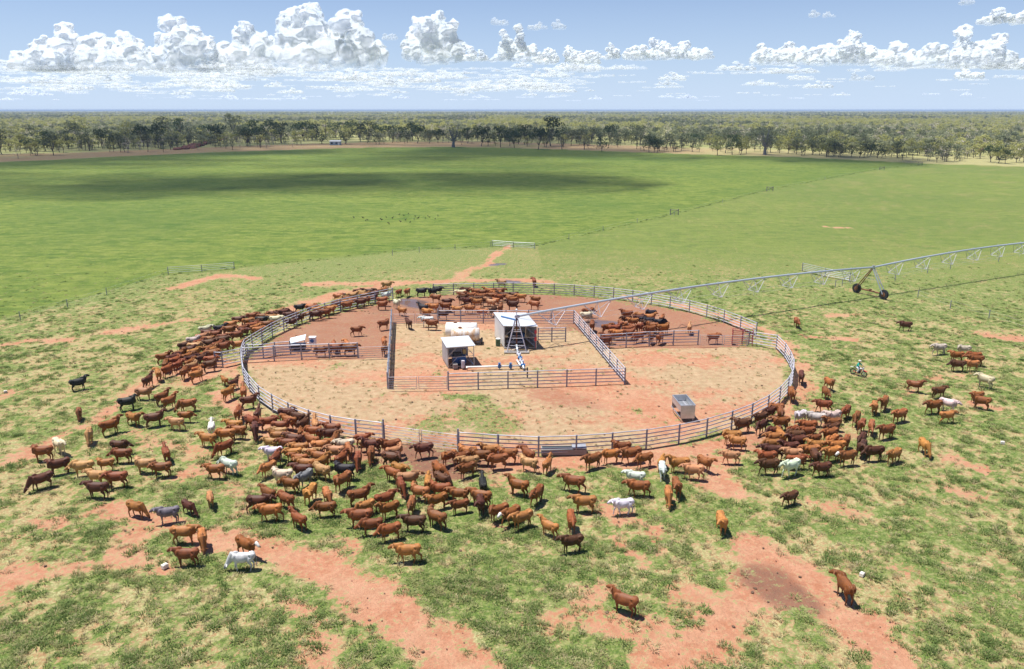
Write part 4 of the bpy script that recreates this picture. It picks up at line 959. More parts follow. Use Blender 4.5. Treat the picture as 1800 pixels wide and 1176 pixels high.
for x_, nm in ((.66, 'front'), (-.62, 'rear')):
    m_ = M(); c = V((x_, 0, .34)); n = 18
    for i_ in range(n):
        a0, a1 = 2 * PI * i_ / n, 2 * PI * (i_ + 1) / n; m_.bar(c + V((math.cos(a0), 0, math.sin(a0))) * .29, c + V((math.cos(a1), 0, math.sin(a1))) * .29, .055, 6)
    wl = m_.obj('wheel', m_black, bk, True)
    m_ = M().bar(c - V((0, .06, 0)), c + V((0, .06, 0)), .05, 8)
    for i_ in range(8): a0 = 2 * PI * i_ / 8; m_.bar(c, c + V((math.cos(a0), 0, math.sin(a0))) * .26, .008, 4)
    m_.obj('spokes', m_galv, wl)
for s_ in (-.09, .09): rod('fork', (.66, s_, .34), (.42, s_, .98), .03, m_galv, bk)
M().bar((.42, 0, .98), (.3, 0, .55), .04).bar((.3, 0, .55), (-.2, 0, .32), .03).bar((.42, 0, .9), (-.25, 0, .72), .035).bar((-.25, 0, .72), (-.62, 0, .34), .03).bar((-.2, 0, .32), (-.62, 0, .34), .03).obj('frame', m_bikered, bk)
M().box((.05, 0, .45), (.34, .22, .32)).bar((.1, -.08, .5), (-.4, -.14, .62), .04, 6).obj('engine', m_dark, bk)
M().loft([(V((.38, 0, .86)), .05, .05, V((1, 0, 0))), (V((.25, 0, .88)), .12, .1, V((1, 0, 0))), (V((.05, 0, .84)), .1, .07, V((1, 0, 0)))], 10).obj('fuel_tank', m_white, bk, True)
M().loft([(V((.08, 0, .86)), .09, .03, V((1, 0, 0))), (V((-.3, 0, .86)), .11, .04, V((1, 0, 0))), (V((-.6, 0, .9)), .08, .03, V((1, 0, 0)))], 10).obj('seat', m_black, bk, True)
M().box((.72, 0, .72), (.5, .14, .03), mat=Matrix.Rotation(R(12), 3, 'Y')).obj('fender', m_bikered, bk)
M().box((-.75, 0, .84), (.4, .16, .03), mat=Matrix.Rotation(R(-14), 3, 'Y')).obj('fender', m_white, bk)
M().box((.52, 0, .92), (.05, .22, .24)).obj('number_plate', m_white, bk)
M().bar((.38, -.38, 1.08), (.42, -.1, 1.04), .015, 6).bar((.42, -.1, 1.04), (.42, .1, 1.04), .015, 6).bar((.42, .1, 1.04), (.38, .38, 1.08), .015, 6).obj('handlebar', m_black, bk)
pe = thing('person', 'rider in teal shirt and pale trousers sitting on a dirt bike', 'person', bp, brz)
b_ = M(); U = V((0, 0, 1))
b_.loft([(V((-.2, 0, .86)), .16, .12, U), (V((-.19, 0, 1.0)), .155, .11, U), (V((-.15, 0, 1.15)), .14, .1, U), (V((-.08, 0, 1.32)), .185, .11, U), (V((-.05, 0, 1.43)), .15, .09, U), (V((-.03, 0, 1.47)), .06, .06, U), (V((-.01, 0, 1.56)), .055, .06, U)], 14)
b_.ell((.02, 0, 1.66), (.10, .08, .125), 14, 10); b_.ell((.115, 0, 1.65), (.025, .016, .03), 8, 5); b_.ell((.08, 0, 1.58), (.04, .035, .03), 8, 5)
for s_ in (-1, 1):
    b_.ell((.02, s_ * .082, 1.65), (.022, .012, .035), 6, 5)
    b_.path([V((-.06, s_ * .17, 1.39)), V((.08, s_ * .31, 1.2)), V((.34, s_ * .33, 1.1)), V((.39, s_ * .33, 1.09))], [.06, .05, .035, .035], 8)
    for f_ in range(4): b_.path([V((.375 + .0 * f_, s_ * (.29 + f_ * .024), 1.10)), V((.42, s_ * (.29 + f_ * .024), 1.09)), V((.415, s_ * (.29 + f_ * .024), 1.055))], [.014, .013, .011], 6)
    b_.path([V((.37, s_ * .28, 1.09)), V((.39, s_ * .26, 1.05))], [.015, .012], 6)
    b_.path([V((-.18, s_ * .1, .93)), V((.16, s_ * .2, .80)), V((-.02, s_ * .2, .42)), V((-.04, s_ * .2, .36))], [.10, .075, .05, .045], 8)
    b_.path([V((-.06, s_ * .2, .36)), V((.14, s_ * .21, .33))], [.045, .035], 8)
remeshed(b_, 'body', m_skin, pe, .014)
sh = M().loft([(V((-.2, 0, .95)), .175, .135, U), (V((-.15, 0, 1.15)), .16, .12, U), (V((-.08, 0, 1.32)), .205, .13, U), (V((-.05, 0, 1.44)), .16, .105, U), (V((-.04, 0, 1.475)), .08, .075, U)], 14)
for s_ in (-1, 1): sh.path([V((-.06, s_ * .17, 1.39)), V((.06, s_ * .29, 1.22)), V((.16, s_ * .32, 1.165))], [.08, .068, .06], 8)
remeshed(sh, 'shirt', m_teal, pe, .018)
tr_ = M().ell((-.19, 0, .93), (.15, .17, .11))
for s_ in (-1, 1): tr_.path([V((-.18, s_ * .1, .93)), V((.16, s_ * .2, .80)), V((-.02, s_ * .2, .45))], [.12, .092, .07], 8)
remeshed(tr_, 'trousers', m_trous, pe, .018)
M().ell((.0, 0, 1.715), (.115, .10, .085), 12, 7).bar((.02, 0, 1.70), (.02, 0, 1.715), .17, 16).obj('hat', m_salt, pe, True)
for s_ in (-1, 1): M().loft([(V((-.09, s_ * .2, .335)), .04, .05, V((1, 0, 0))), (V((.05, s_ * .2, .32)), .048, .05, V((1, 0, 0))), (V((.17, s_ * .21, .30)), .04, .03, V((1, 0, 0)))], 8).obj('boot', m_rust, pe, True)

# ------------------------------------------------------------------ birds feeding in the field
bm_ = M().ell((0, 0, .32), (.26, .12, .13), 8, 6).bar((.16, 0, .36), (.27, 0, .56), .045, 6).ell((.3, 0, .58), (.07, .05, .05), 6, 5).bar((.34, 0, .57), (.48, 0, .52), .02, 5, .006).bar((-.2, 0, .32), (-.42, 0, .26), .07, 6, .03).bar((.02, .05, .24), (.04, .05, 0), .014, 4).bar((.02, -.05, .24), (.04, -.05, 0), .014, 4).mesh('bird', m_bird)
BD = [(622, 383), (638, 383), (643, 388), (646, 387), (669, 385), (671, 387), (679, 382), (682, 392), (684, 394), (690, 384), (702, 377), (704, 390), (710, 379), (713, 387), (718, 376), (721, 391), (728, 386), (730, 381), (734, 384), (736, 383), (748, 384), (752, 380), (755, 382), (765, 385), (770, 380)]
rr_ = []
for i_, (x_, y_) in enumerate(BD):
    o = link('bird', bm_, None, G(x_, y_ + 1), RN.uniform(0, 6.28)); o.scale = [RN.uniform(.75, 1.1)] * 3
    rr_.append((o, ['black bird feeding in the smooth green field'], x_))
label_all(rr_, 'bird', 'birds feeding in the field')

# ------------------------------------------------------------------ trees
L1 = leafmat('eucalypt_leaf_dark', (.030, .058, .022), (.075, .115, .04), .6, .3)  # dark leaf green, deepened to carry the shade over the front trees
L2 = leafmat('eucalypt_leaf_grey', (.085, .11, .055), (.18, .20, .10), .6, .35)
L3 = leafmat('scrub_leaf_yellow', (.25, .27, .07), (.43, .41, .15), .6, .4)
L4 = leafmat('bare_twig_grey', (.34, .30, .26), (.48, .44, .38), .8, .2)
def tree_proto(seed, H, Wd, leaf, nclump, per, spread=1.0, thin=False, trunk_r=.16, bark=m_bark, size=.5, up_=.5):
    rr = random.Random(seed); tk = M(); base = V((0, 0, 0)); fork = V((rr.uniform(-.4, .4), rr.uniform(-.3, .3), H * rr.uniform(.16, .28)))
    tk.path([V((0, 0, -.2)), base.lerp(fork, .5) + V((rr.uniform(-.15, .15), 0, 0)), fork], [trunk_r * 1.35, trunk_r, trunk_r * .85], 7)
    ends = []
    for i_ in range(nclump):
        a = 2 * PI * i_ / nclump + rr.uniform(-.4, .4); rad = Wd * .5 * rr.uniform(.25, .85) * spread; z = H * rr.uniform(.34, .93)
        rad *= 1 - .45 * max(0, (z / H - .7)) / .3
        e = V((math.cos(a) * rad, math.sin(a) * rad, z)); mid_ = fork.lerp(e, .5) + V((0, 0, -.05 * H * rr.random()))
        tk.path([fork, mid_, e], [trunk_r * .5, trunk_r * .3, trunk_r * .12], 5); ends.append(e)
    lv = []; lf = []
    for e in ends:
        cr = Wd * rr.uniform(.15, .27); ch = cr * rr.uniform(.6, .95)
        for j_ in range(per):
            th = rr.uniform(0, 2 * PI); ph = math.acos(rr.uniform(-.7, 1)); q = rr.uniform(.45, 1.0) ** .6
            p_ = e + V((cr * q * math.sin(ph) * math.cos(th), cr * q * math.sin(ph) * math.sin(th), ch * q * math.cos(ph)))
            nrm = V((rr.gauss(0, 1), rr.gauss(0, 1), rr.gauss(up_, 1))).normalized(); s_ = size * rr.uniform(.5, 1.2)
            t1 = nrm.orthogonal().normalized(); t2 = nrm.cross(t1); n0 = len(lv)
            lv += [p_ + t1 * s_ * .5, p_ + t2 * s_ * .35, p_ - t1 * s_ * .5, p_ - t2 * s_ * .35]; lf.append((n0, n0 + 1, n0 + 2, n0 + 3))
    cm = bpy.data.meshes.new('crown'); cm.from_pydata([tuple(v_) for v_ in lv], [], lf); cm.materials.append(leaf)
    return tk.mesh('trunk', bark), cm, H, Wd
PR = {'d': [tree_proto(s_, 10, 8, L1, 14, 60, size=.6) for s_ in (1, 2, 3)], 'g': [tree_proto(s_, 10, 8, L2, 14, 48, size=.55) for s_ in (4, 5, 6)],
      'y': [tree_proto(s_, 10, 8, L3, 14, 50, size=.6) for s_ in (7, 8)], 't': [tree_proto(s_, 12, 6, L2, 10, 26, thin=True, size=.42) for s_ in (9, 10)],
      's': [tree_proto(s_, 5, 7, L1, 11, 34, size=.5) for s_ in (11, 12)], 'b': [tree_proto(s_, 13, 11, L2, 18, 44, trunk_r=.7, bark=m_palebark, size=.45) for s_ in (13,)]}
TREES = '''3 271 42 35 g;57 270 29 28 d;94 273 40 30 g;81 266 36 28 d;120 261 32 30 g;150 264 30 22 g;158 265 32 26 t;181 262 40 20 d;201 261 26 24 d;212 267 34 20 g;226 262 38 26 t;193 267 22 14 s;
260 267 36 20 g;252 257 42 30 d;279 260 44 26 d;290 243 38 32 g;303 259 38 24 t;332 257 32 24 t;318 243 36 26 d;384 256 42 26 d;360 243 24 30 d;410 240 40 34 g;436 257 36 28 d;422 250 28 26 g;448 246 36 30 d;
459 258 40 28 d;477 246 36 30 d;495 252 38 26 d;534 247 38 36 d;515 241 26 26 g;555 245 28 28 d;573 243 40 26 t;566 253 16 26 s;590 242 28 30 d;607 253 20 26 s;614 242 30 26 d;634 249 34 26 g;648 249 36 36 g;664 247 28 24 d;684 247 27 24 d;
690 251 24 22 g;702 247 26 22 d;716 251 20 18 s;734 252 36 28 d;725 247 32 28 d;755 252 24 22 g;770 251 27 24 d;797 259 44 36 b;822 252 28 24 d;846 257 40 28 d;858 257 24 20 s;880 259 38 26 d;896 257 32 24 g;
904 260 32 26 d;922 254 36 28 d;946 263 44 28 d;960 259 28 24 g;968 257 52 42 d;988 263 30 20 t;1004 256 28 24 g;1019 254 28 24 g;1027 263 34 24 t;1040 251 28 26 g;1058 267 25 22 s;1072 251 36 22 d;1086 259 14 14 s;1099 254 24 20 g;1110 253 22 20 y;
1125 253 34 30 g;1141 268 29 24 d;1150 268 26 18 d;1156 268 24 20 d;1172 264 30 20 t;1197 252 26 26 g;1222 257 22 24 d;1248 260 26 24 y;1261 273 34 24 y;1275 269 34 26 g;1287 272 36 26 d;1302 272 34 24 y;1312 270 30 20 y;1344 272 54 36 b;
1354 268 30 24 g;1370 269 24 20 y;1386 270 26 22 y;1400 271 26 22 g;1414 272 26 20 y;1427 272 26 22 g;1440 273 24 18 y;1453 276 34 22 y;1465 274 26 20 g;1478 275 28 24 y;1492 269 28 26 y;1511 277 30 28 y;1524 275 26 22 d;1542 278 24 28 s;1556 275 20 20 y;
1580 274 26 22 y;1600 273 30 26 y;1613 273 26 22 y;1628 275 30 26 g;1650 273 30 26 y;1647 286 24 18 g;1664 272 26 22 y;1690 270 24 24 g;1712 272 18 20 s;1741 285 34 26 d;1755 287 36 28 y;1767 288 26 20 d;1786 286 32 26 y;1799 285 30 24 g;1387 262 34 44 y;1462 262 32 40 y;60 252 34 30 g;130 250 36 34 g;140 240 36 40 y;230 248 34 34 y;20 250 30 30 y'''
NAMES = {'d': 'dark green eucalypt', 'g': 'grey green eucalypt', 'y': 'yellow green scrub tree', 't': 'slender open-crowned tree', 's': 'low dark shrubby tree', 'b': 'large tree with thick pale trunk'}
rr_ = []; front_pts = []
for n_, e in enumerate(TREES.replace('\n', '').split(';')):
    a_ = e.split(); px, py, hp, wp, kd = float(a_[0]), float(a_[1]), float(a_[2]), float(a_[3]), a_[4]
    p = G(px, py); dep = toPx(p.x, p.y)[2]; H = hp * dep / F * .97; Wt = wp * dep / F * 1.12
    tk, cm, H0, W0 = PR[kd][n_ % len(PR[kd])]
    t = thing('tree', None, 'tree', p, RN.uniform(0, 6.28)); 
    for nm, me_ in (('trunk', tk), ('crown', cm)):
        o = link(nm, me_, t); o.scale = (Wt / W0, Wt / W0, H / H0)
        if nm == 'trunk' and kd != 'b': o.scale = (Wt / W0 * .99, Wt / W0 * .99, H / H0)
    zn = ('at the left edge' if px < 70 else 'on red ground at far left' if px < 310 else 'left of the small white hut' if px < 562 else 'close beside the small white hut' if px < 622 else
          'in the dark tree line right of the hut' if px < 790 else 'in the central tree line' if px < 1010 else 'in pale open grass beyond the field' if px < 1250 else 'near the right thick-trunked tree' if px < 1400 else 'in the scrub line at right' if px < 1680 else 'at the right edge')
    sz = 'tall ' if H > 15 else 'short ' if H < 9.5 else ''
    rr_.append((t, [NAMES[kd] + ' ' + zn, sz + NAMES[kd] + ' ' + zn] if sz else [NAMES[kd] + ' ' + zn], px)); front_pts.append((p.x, p.y))
label_all(rr_, 'tree', 'trees along the far edge of the field')
# bushland: tens of thousands of trees behind them
def bush_proto(seed, leaf, n, size, bark=m_bark, H=9, Wd=7):
    tk, cm, _, _ = tree_proto(seed, H, Wd, leaf, 7, n, size=size, bark=bark, up_=2.2)
    bm = bmesh.new(); bm.from_mesh(cm); k0 = len(bm.faces); bm.from_mesh(tk)
    me_ = bpy.data.meshes.new('bush_tree'); 
    for i_, f_ in enumerate(bm.faces): f_.material_index = 0 if i_ < k0 else 1
    bm.to_mesh(me_); bm.free(); me_.materials.append(leaf); me_.materials.append(bark)
    return bpy.data.objects.new('bush_tree', me_)
L5 = leafmat('bushland_leaf_yellow', (.33, .35, .10), (.55, .52, .22), .7, .45); L6 = leafmat('bushland_leaf_grey', (.22, .25, .13), (.40, .41, .25), .7, .45)
L4 = leafmat('bushland_twig', (.48, .42, .36), (.62, .56, .48), .8, .3)
protos = [bush_proto(21, L5, 22, 1.15), bush_proto(22, L5, 22, 1.15), bush_proto(23, L6, 22, 1.1), bush_proto(24, L6, 22, 1.1), bush_proto(25, L4, 14, .7, m_palebark), bush_proto(26, L2, 22, 1.1)]
P2 = []
def addband(d0, d1, sp, smin, smax, dens=1.0):
    area = .75 * (d1 * d1 - d0 * d0); n = int(area / (sp * sp) * dens)
    r_ = np.sqrt(RN.rand(n) * (d1 * d1 - d0 * d0) + d0 * d0); x_ = (RN.rand(n) * 2 - 1) * .75 * r_
    P2.append(np.stack([x_, r_, RN.uniform(smin, smax, n)], 1))
addband(440, 900, 8.5, .6, 1.15); addband(900, 1700, 12, .75, 1.3); addband(1700, 3200, 19, .9, 1.4); addband(3200, 8000, 48, 1.0, 1.7)
P2 = np.concatenate(P2)
ye = np.interp(P2[:, 0], [p.x for p in fe], [p.y for p in fe])
gap = P2[:, 1] - ye
den = np.where(gap < 25, 0, np.where(gap < 150, .10 + .5 * sstep(-40, 260, P2[:, 0]) + .4 * sstep(90, 150, gap), 1))
den = np.where((gap > 14) & (gap < 150) & (P2[:, 0] > 190), np.where(P2[:, 0] > 260, .75, den), den)
den = den * np.where(P2[:, 1] < 1800, .6 + .5 * sstep(.35, .55, fbm(P2[:, 0] * .012, P2[:, 1] * .008, 201, 3)), 1)
clear = np.hypot(P2[:, 0] - G(590, 250).x, (P2[:, 1] - G(590, 250).y) * .6) > 32
kp = (RN.rand(len(P2)) < den) & clear; P2 = P2[kp]
n = len(P2); zn_ = fbm(P2[:, 0] * .006, P2[:, 1] * .004, 211, 3) + RN.normal(0, .09, n)
lefty = sstep(300, -200, P2[:, 0]) 
ix = np.where(zn_ < .40, 5, np.where(zn_ < .50, RN.randint(2, 4, n), np.where(zn_ < .545, 4, RN.randint(0, 2, n))))
ix = np.where((RN.rand(n) < .07), 4, ix)
s3 = P2[:, 2]
gn_scatter('bushland', np.stack([P2[:, 0], P2[:, 1], np.zeros(n)], 1), np.stack([s3 * RN.uniform(.9, 1.3, n), s3 * RN.uniform(.9, 1.3, n), s3 * RN.uniform(.8, 1.1, n)], 1), RN.rand(n) * 6.28, ix, protos)
print('bush', n)
# understory shrubs and low vegetation between the front trees on the right
# small hut, earth mound, fallen branch
p = G(590, 255); t = thing('farm_hut', 'small white-roofed hut with pale blue walls among the far trees', 'hut', p)
M().box((0, 0, 1.5), (8.6, 4.5, 3.0)).obj('wall', simple('hut_wall', (.35, .46, .52), .6, 0, .1, 1), t)
M().add([(-4.7, -2.7, 3.0), (4.7, -2.7, 3.0), (4.7, 2.7, 3.7), (-4.7, 2.7, 3.7), (-4.7, -2.7, 3.1), (4.7, -2.7, 3.1), (4.7, 2.7, 3.8), (-4.7, 2.7, 3.8)], [(0, 1, 2, 3), (4, 5, 6, 7), (0, 1, 5, 4), (1, 2, 6, 5), (2, 3, 7, 6), (3, 0, 4, 7)]).obj('roof', m_white, t)
for x_ in (-2.6, 1.2): M().box((x_, -2.27, 1.6), (1.6, .06, 1.2)).obj('window', m_dark, t)
M().box((3.2, -2.27, 1.1), (1.0, .06, 2.1)).obj('door', m_white, t)
m_ = M(); rr = random.Random(5)
for i_ in range(150):
    f = rr.random(); c = G(320 + 78 * f, 263 - 21 * f ** 1.0) + V((rr.gauss(0, 2.5), rr.gauss(0, 3), 0)); s_ = rr.uniform(.8, 2.2)
    m_.ell((c.x, c.y, s_ * .25), (s_ * rr.uniform(.8, 1.6), s_, s_ * rr.uniform(.5, .9)), 7, 5)
tag(m_.obj('earth_windrow', m_earth), kind='stuff')
p = G(1577, 264); m_ = M(); rr = random.Random(9)
for i_ in range(9): a = V((rr.uniform(-6, 6), rr.uniform(-2, 2), .3)); m_.bar(a, a + V((rr.uniform(2, 7), rr.uniform(-1, 1), rr.uniform(.5, 3.5))), .35, 6, .12)
tag(m_.obj('fallen_tree', m_log, loc=p), 'bleached fallen tree lying in the scrub at right', 'fallen tree')
p = G(1723, 266); tag(M().ell((0, 0, .9), (3, 1.6, 1.3), 9, 6).ell((1.5, .4, .7), (1.8, 1.2, .9), 8, 5).obj('termite_mound', m_earth, loc=p), 'red brown termite mound in the scrub near the right edge', 'mound')

# ------------------------------------------------------------------ clouds
def cloud_mat(name, dens):
    k = N(name); k.t.nodes.remove(k.p)
    df = k.n('BsdfDiffuse'); df.inputs[0].default_value = (.86, .91, .98, 1); tl = k.n('BsdfTranslucent'); tl.inputs[0].default_value = (.86, .92, 1, 1)  # blue put into both tints, standing in for airlight and bluish shade
    ge = k.n('NewGeometry'); va = k.n('VectorMath', operation='SCALE'); k.l(ge.outputs['Normal'], va.inputs[0]); va.inputs['Scale'].default_value = .32
    vb = k.n('VectorMath', operation='ADD'); k.l(va.outputs[0], vb.inputs[0]); vb.inputs[1].default_value = (-.15, -.30, .75)
    vn_ = k.n('VectorMath', operation='NORMALIZE'); k.l(vb.outputs[0], vn_.inputs[0]); k.l(vn_.outputs[0], df.inputs['Normal'])
    mx = k.n('MixShader'); mx.inputs[0].default_value = .55; k.l(df.outputs[0], mx.inputs[1]); k.l(tl.outputs[0], mx.inputs[2])
    lw = k.n('LayerWeight'); lw.inputs[0].default_value = .5; tr = k.n('BsdfTransparent')
    n_ = k.noise(.012, 5, .65); f = k.rng(lw.outputs['Facing'], .08, .92, dens, 0)
    zz = k.n('SeparateXYZ'); k.l(k.coord('Generated'), zz.inputs[0]); f = k.math('MULTIPLY', f, k.rng(k.math('ADD', zz.outputs[2], k.math('MULTIPLY', k.math('SUBTRACT', n_, .5), .25)), .0, .3, .25, 1))  # opacity drops towards the base, imitating haze in front of it
    m2 = k.n('MixShader'); k.l(f, m2.inputs[0]); k.l(tr.outputs[0], m2.inputs[1]); k.l(mx.outputs[0], m2.inputs[2]); k.l(m2.outputs[0], k.out.inputs[0])
    return k.m
m_cloud = cloud_mat('cloud_vapour', .98); m_thin = cloud_mat('thin_cloud_vapour', .34); m_mid = cloud_mat('soft_cloud_vapour', .65); m_edge = cloud_mat('cloud_fringe_vapour', .22)
def cumulus(seed, lobes, W_, Hh, Dp=None, mat=m_cloud, fine=1.0):
    """billows grown on billows, flat underneath; lobes = (x fraction, height fraction, width fraction)"""
    rr = random.Random(seed); ics = []
    for sub in (3, 2):
        ico = bmesh.new(); bmesh.ops.create_icosphere(ico, subdivisions=sub, radius=1)
        ics.append((np.array([v_.co[:] for v_ in ico.verts]), np.array([[v_.index for v_ in f_.verts] for f_ in ico.faces]))); ico.free()
    core = []
    for lx, lh, lw_ in lobes:
        Rr = min(lw_ * W_ * .42, Hh * .5); top_ = lh * Hh; n_ = max(2, int(top_ / (Rr * .55)) + 1)
        for j_ in range(n_):
            f = j_ / (n_ - 1); r = Rr * (1 - .45 * f) * rr.uniform(.85, 1.1); z = f * max(0, top_ - r * .8)
            for m_ in range(2 if f < .5 else 1): core.append((lx * W_ + rr.gauss(0, .22) * lw_ * W_ * (1 - .6 * f), rr.gauss(0, .2) * lw_ * W_, z, r * rr.uniform(.75, 1)))
    puffs = [(c_, 0) for c_ in core]; kids = []
    for c_ in core:
        for j_ in range(int(13 * fine)):
            u_ = Vector((rr.gauss(0, 1), rr.gauss(0, 1) - .4, rr.gauss(.45, .8))).normalized(); r = c_[3] * rr.uniform(.32, .66)
            kids.append((c_[0] + u_.x * c_[3] * .92, c_[1] + u_.y * c_[3] * .92, c_[2] + u_.z * c_[3] * .85, r))
    puffs += [(c_, 1) for c_ in kids]
    for c_ in kids:
        for j_ in range(int(4 * fine)):
            u_ = Vector((rr.gauss(0, 1), rr.gauss(0, 1) - .4, rr.gauss(.4, .8))).normalized(); r = c_[3] * rr.uniform(.3, .55)
            puffs.append(((c_[0] + u_.x * c_[3], c_[1] + u_.y * c_[3], c_[2] + u_.z * c_[3] * .9, r * 1.25), 2))
    vs = []; fs = []; n0 = 0; mi = []
    for (x, y, z, r), lv in puffs:
        if z < -r * .3: continue
        mi += [1 if lv == 2 else 0] * len(ics[min(lv, 1)][1]); iv, if_ = ics[min(lv, 1)]; q = iv * np.array([r, r, r * .82]) * (1 + .05 * RN.randn(len(iv), 1)) + np.array([x, y, z])
        q[:, 2] = np.where(q[:, 2] < 0, q[:, 2] * .10, q[:, 2]); vs.append(q); fs.append(if_ + n0); n0 += len(iv)
    vs = np.concatenate(vs); fs = np.concatenate(fs)
    me_ = bpy.data.meshes.new('cloud'); me_.vertices.add(len(vs)); me_.vertices.foreach_set('co', vs.astype(np.float32).ravel())
    me_.loops.add(fs.size); me_.loops.foreach_set('vertex_index', fs.ravel().astype(np.int32)); me_.polygons.add(len(fs)); me_.polygons.foreach_set('loop_start', np.arange(len(fs), dtype=np.int32) * 3)
    me_.update(calc_edges=True)
    # fuse the billows into one skin, so that light is not trapped between them
    o = bpy.data.objects.new('tmp', me_); C.objects.link(o); r = o.modifiers.new('r', 'REMESH'); r.mode = 'VOXEL'; r.voxel_size = max(Hh / 44, W_ / 240); sm_ = o.modifiers.new('s', 'SMOOTH'); sm_.iterations = 13; sm_.factor = .6
    bpy.context.view_layer.update(); out_ = bpy.data.meshes.new_from_object(o.evaluated_get(bpy.context.evaluated_depsgraph_get())); bpy.data.objects.remove(o)
    out_.name = 'cloud'; n_ = len(out_.vertices); c_ = np.empty(n_ * 3, np.float32); out_.vertices.foreach_get('co', c_); c_ = c_.reshape(-1, 3)
    nn = np.empty(n_ * 3, np.float32); out_.vertices.foreach_get('normal', nn); nn = nn.reshape(-1, 3); L_ = Hh * .30
    d_ = fbm(c_[:, 0] / L_ + c_[:, 1] / L_ * .6, c_[:, 2] / L_ + c_[:, 1] / L_ * .5, seed, 4) - .45
    c_ += nn * (d_ * Hh * .15)[:, None]; out_.vertices.foreach_set('co', c_.ravel())
    out_.polygons.foreach_set('use_smooth', [True] * len(out_.polygons)); out_.materials.clear(); out_.materials.append(mat); out_.update(); return out_
BASE = 1000.0
def cpos(px, py):
    dx = (px - 900) / F; dy = (py - 588) / F
    d_ = (dx, math.cos(PIT) - dy * math.sin(PIT), -math.sin(PIT) - dy * math.cos(PIT)); t_ = (BASE - HC) / d_[2]
    return V((d_[0] * t_, d_[1] * t_, BASE))
def lobes_from(pts, w_, h_): return [(x, z, wd) for x, z, wd in pts]
BIG = [ # centre px, base py, width px, height px, lobes (x, top height, width), label
 (235, 124, 360, 82, [(-.40, .30, .22), (-.27, .82, .2), (-.12, .45, .25), (.04, .62, .25), (.17, 1.0, .26), (.28, .62, .22), (.38, .5, .16), (.48, .35, .14)], 'wide white cumulus bank at the left with two towers', 0),
 (535, 118, 250, 100, [(-.36, .72, .24), (-.22, .55, .28), (-.05, .95, .26), (.04, 1.0, .24), (.12, .65, .34), (.33, .85, .28), (.24, .7, .26), (.42, .5, .22)], 'tallest cumulus cloud, three towers left of centre', 1),
 (760, 110, 100, 82, [(-.22, .82, .5), (.0, .9, .5), (.14, 1.0, .45), (.34, .85, .34), (-.05, .5, .7)], 'single upright cumulus tower with top leaning right', 2),
 (832, 108, 50, 32, [(-.1, .8, .5), (.25, .6, .4)], 'small rounded cumulus right of the upright tower', 3),
 (905, 108, 80, 58, [(-.2, .9, .4), (.1, 1.0, .35), (.3, .5, .4)], 'cumulus with a ragged top at the centre', 4),
 (945, 52, 90, 16, [(-.35, .6, .3), (0, .8, .4), (.35, 1, .3)], 'flat thin cloud high above the centre', 5),
 (1005, 112, 110, 30, [(-.35, .7, .3), (0, 1, .35), (.3, .8, .35)], 'low cumulus right of the centre', 6),
 (1160, 104, 190, 32, [(-.42, .8, .12), (-.2, .7, .25), (0, 1, .25), (.18, .8, .2), (.35, .45, .25)], 'broken cumulus group in the right middle sky', 7),
 (1435, 112, 230, 46, [(-.38, .3, .2), (-.18, .7, .22), (.08, .6, .3), (.2, 1, .25), (.33, .6, .2), (.44, .45, .14)], 'wide cumulus with one rounded dome at the right', 8),
 (1650, 118, 190, 60, [(-.38, .55, .25), (-.1, .5, .3), (.15, .95, .2), (.22, .6, .25), (.38, .8, .25)], 'cumulus group with a hooked tower at far right', 9),
 (1790, 42, 90, 26, [(-.35, .8, .3), (.05, .7, .4), (.35, .8, .4)], 'bright cloud cut by the upper right corner', 10),
 (1440, 30, 44, 12, [(-.2, .8, .4), (.25, .6, .4)], 'tiny cloud high at the upper right', 11),
 (680, 70, 32, 13, [(-.1, .8, .5), (.3, .6, .4)], 'tiny cloud between the two tallest towers', 12),
 (872, 44, 38, 14, [(-.1, .8, .5), (.3, .6, .4)], 'tiny cloud above the right of the upright tower', 13),
 (1700, 8, 30, 12, [(0, .8, .5)], 'small grey cloud at the top right edge', 14),
 (1765, 122, 80, 22, [(-.3, .8, .4), (.2, .7, .5)], 'low cloud resting at the right edge', 15),
 (1700, 138, 50, 18, [(-.1, .9, .4), (.3, .4, .4)], 'small low cumulus under the far right group', 16),
 (1512, 142, 50, 14, [(-.2, .8, .4), (.2, .6, .5)], 'small low cumulus under the right dome', 17),
 (1550, 112, 10, 6, [(0, .6, .5)], 'faint cloud scrap right of the dome', 18)]
for cx, by, wp, hp, lb, label, sd_ in BIG:
    p = cpos(cx, by); dep = p.length; Wc = wp * dep / F; Hc_ = hp * dep / F
    big_ = wp > 95
    me_ = cumulus(40 + sd_, lb, Wc, Hc_ * .95, mat=m_cloud if hp > 16 else m_thin, fine=1.0 if big_ else .7)
    tag(link('cloud', me_, None, p), label, 'cloud', 'cumulus clouds')
small = [cumulus(80 + i_, [(-.25, .6, .3), (.05, .9, .35), (.3, .5, .3)], 1000, 420, fine=.5, mat=m_mid) for i_ in range(5)]
small_thin = [cumulus(90 + i_, [(-.3, .4, .4), (.05, .5, .4), (.3, .4, .4)], 1000, 200, fine=.5, mat=m_thin) for i_ in range(3)]
rows = []
for i_ in range(620):
    by = 118 + 60 * RN.rand() ** .9; cx = RN.uniform(-250, 2050)
    if cx > 1050 and RN.rand() < .6: continue
    if i_ > 430: cx = RN.uniform(-100, 1000); by = RN.uniform(122, 162)
    p = cpos(cx, by); wp = RN.uniform(18, 80) * (1.25 - .9 * (by - 124) / 60); wp *= 1.7 if i_ > 430 else 1; rows.append((p, wp * p.length / F / 1000, by))
proto_c = [bpy.data.objects.new('far_cloud', m__) for m__ in small + small_thin]
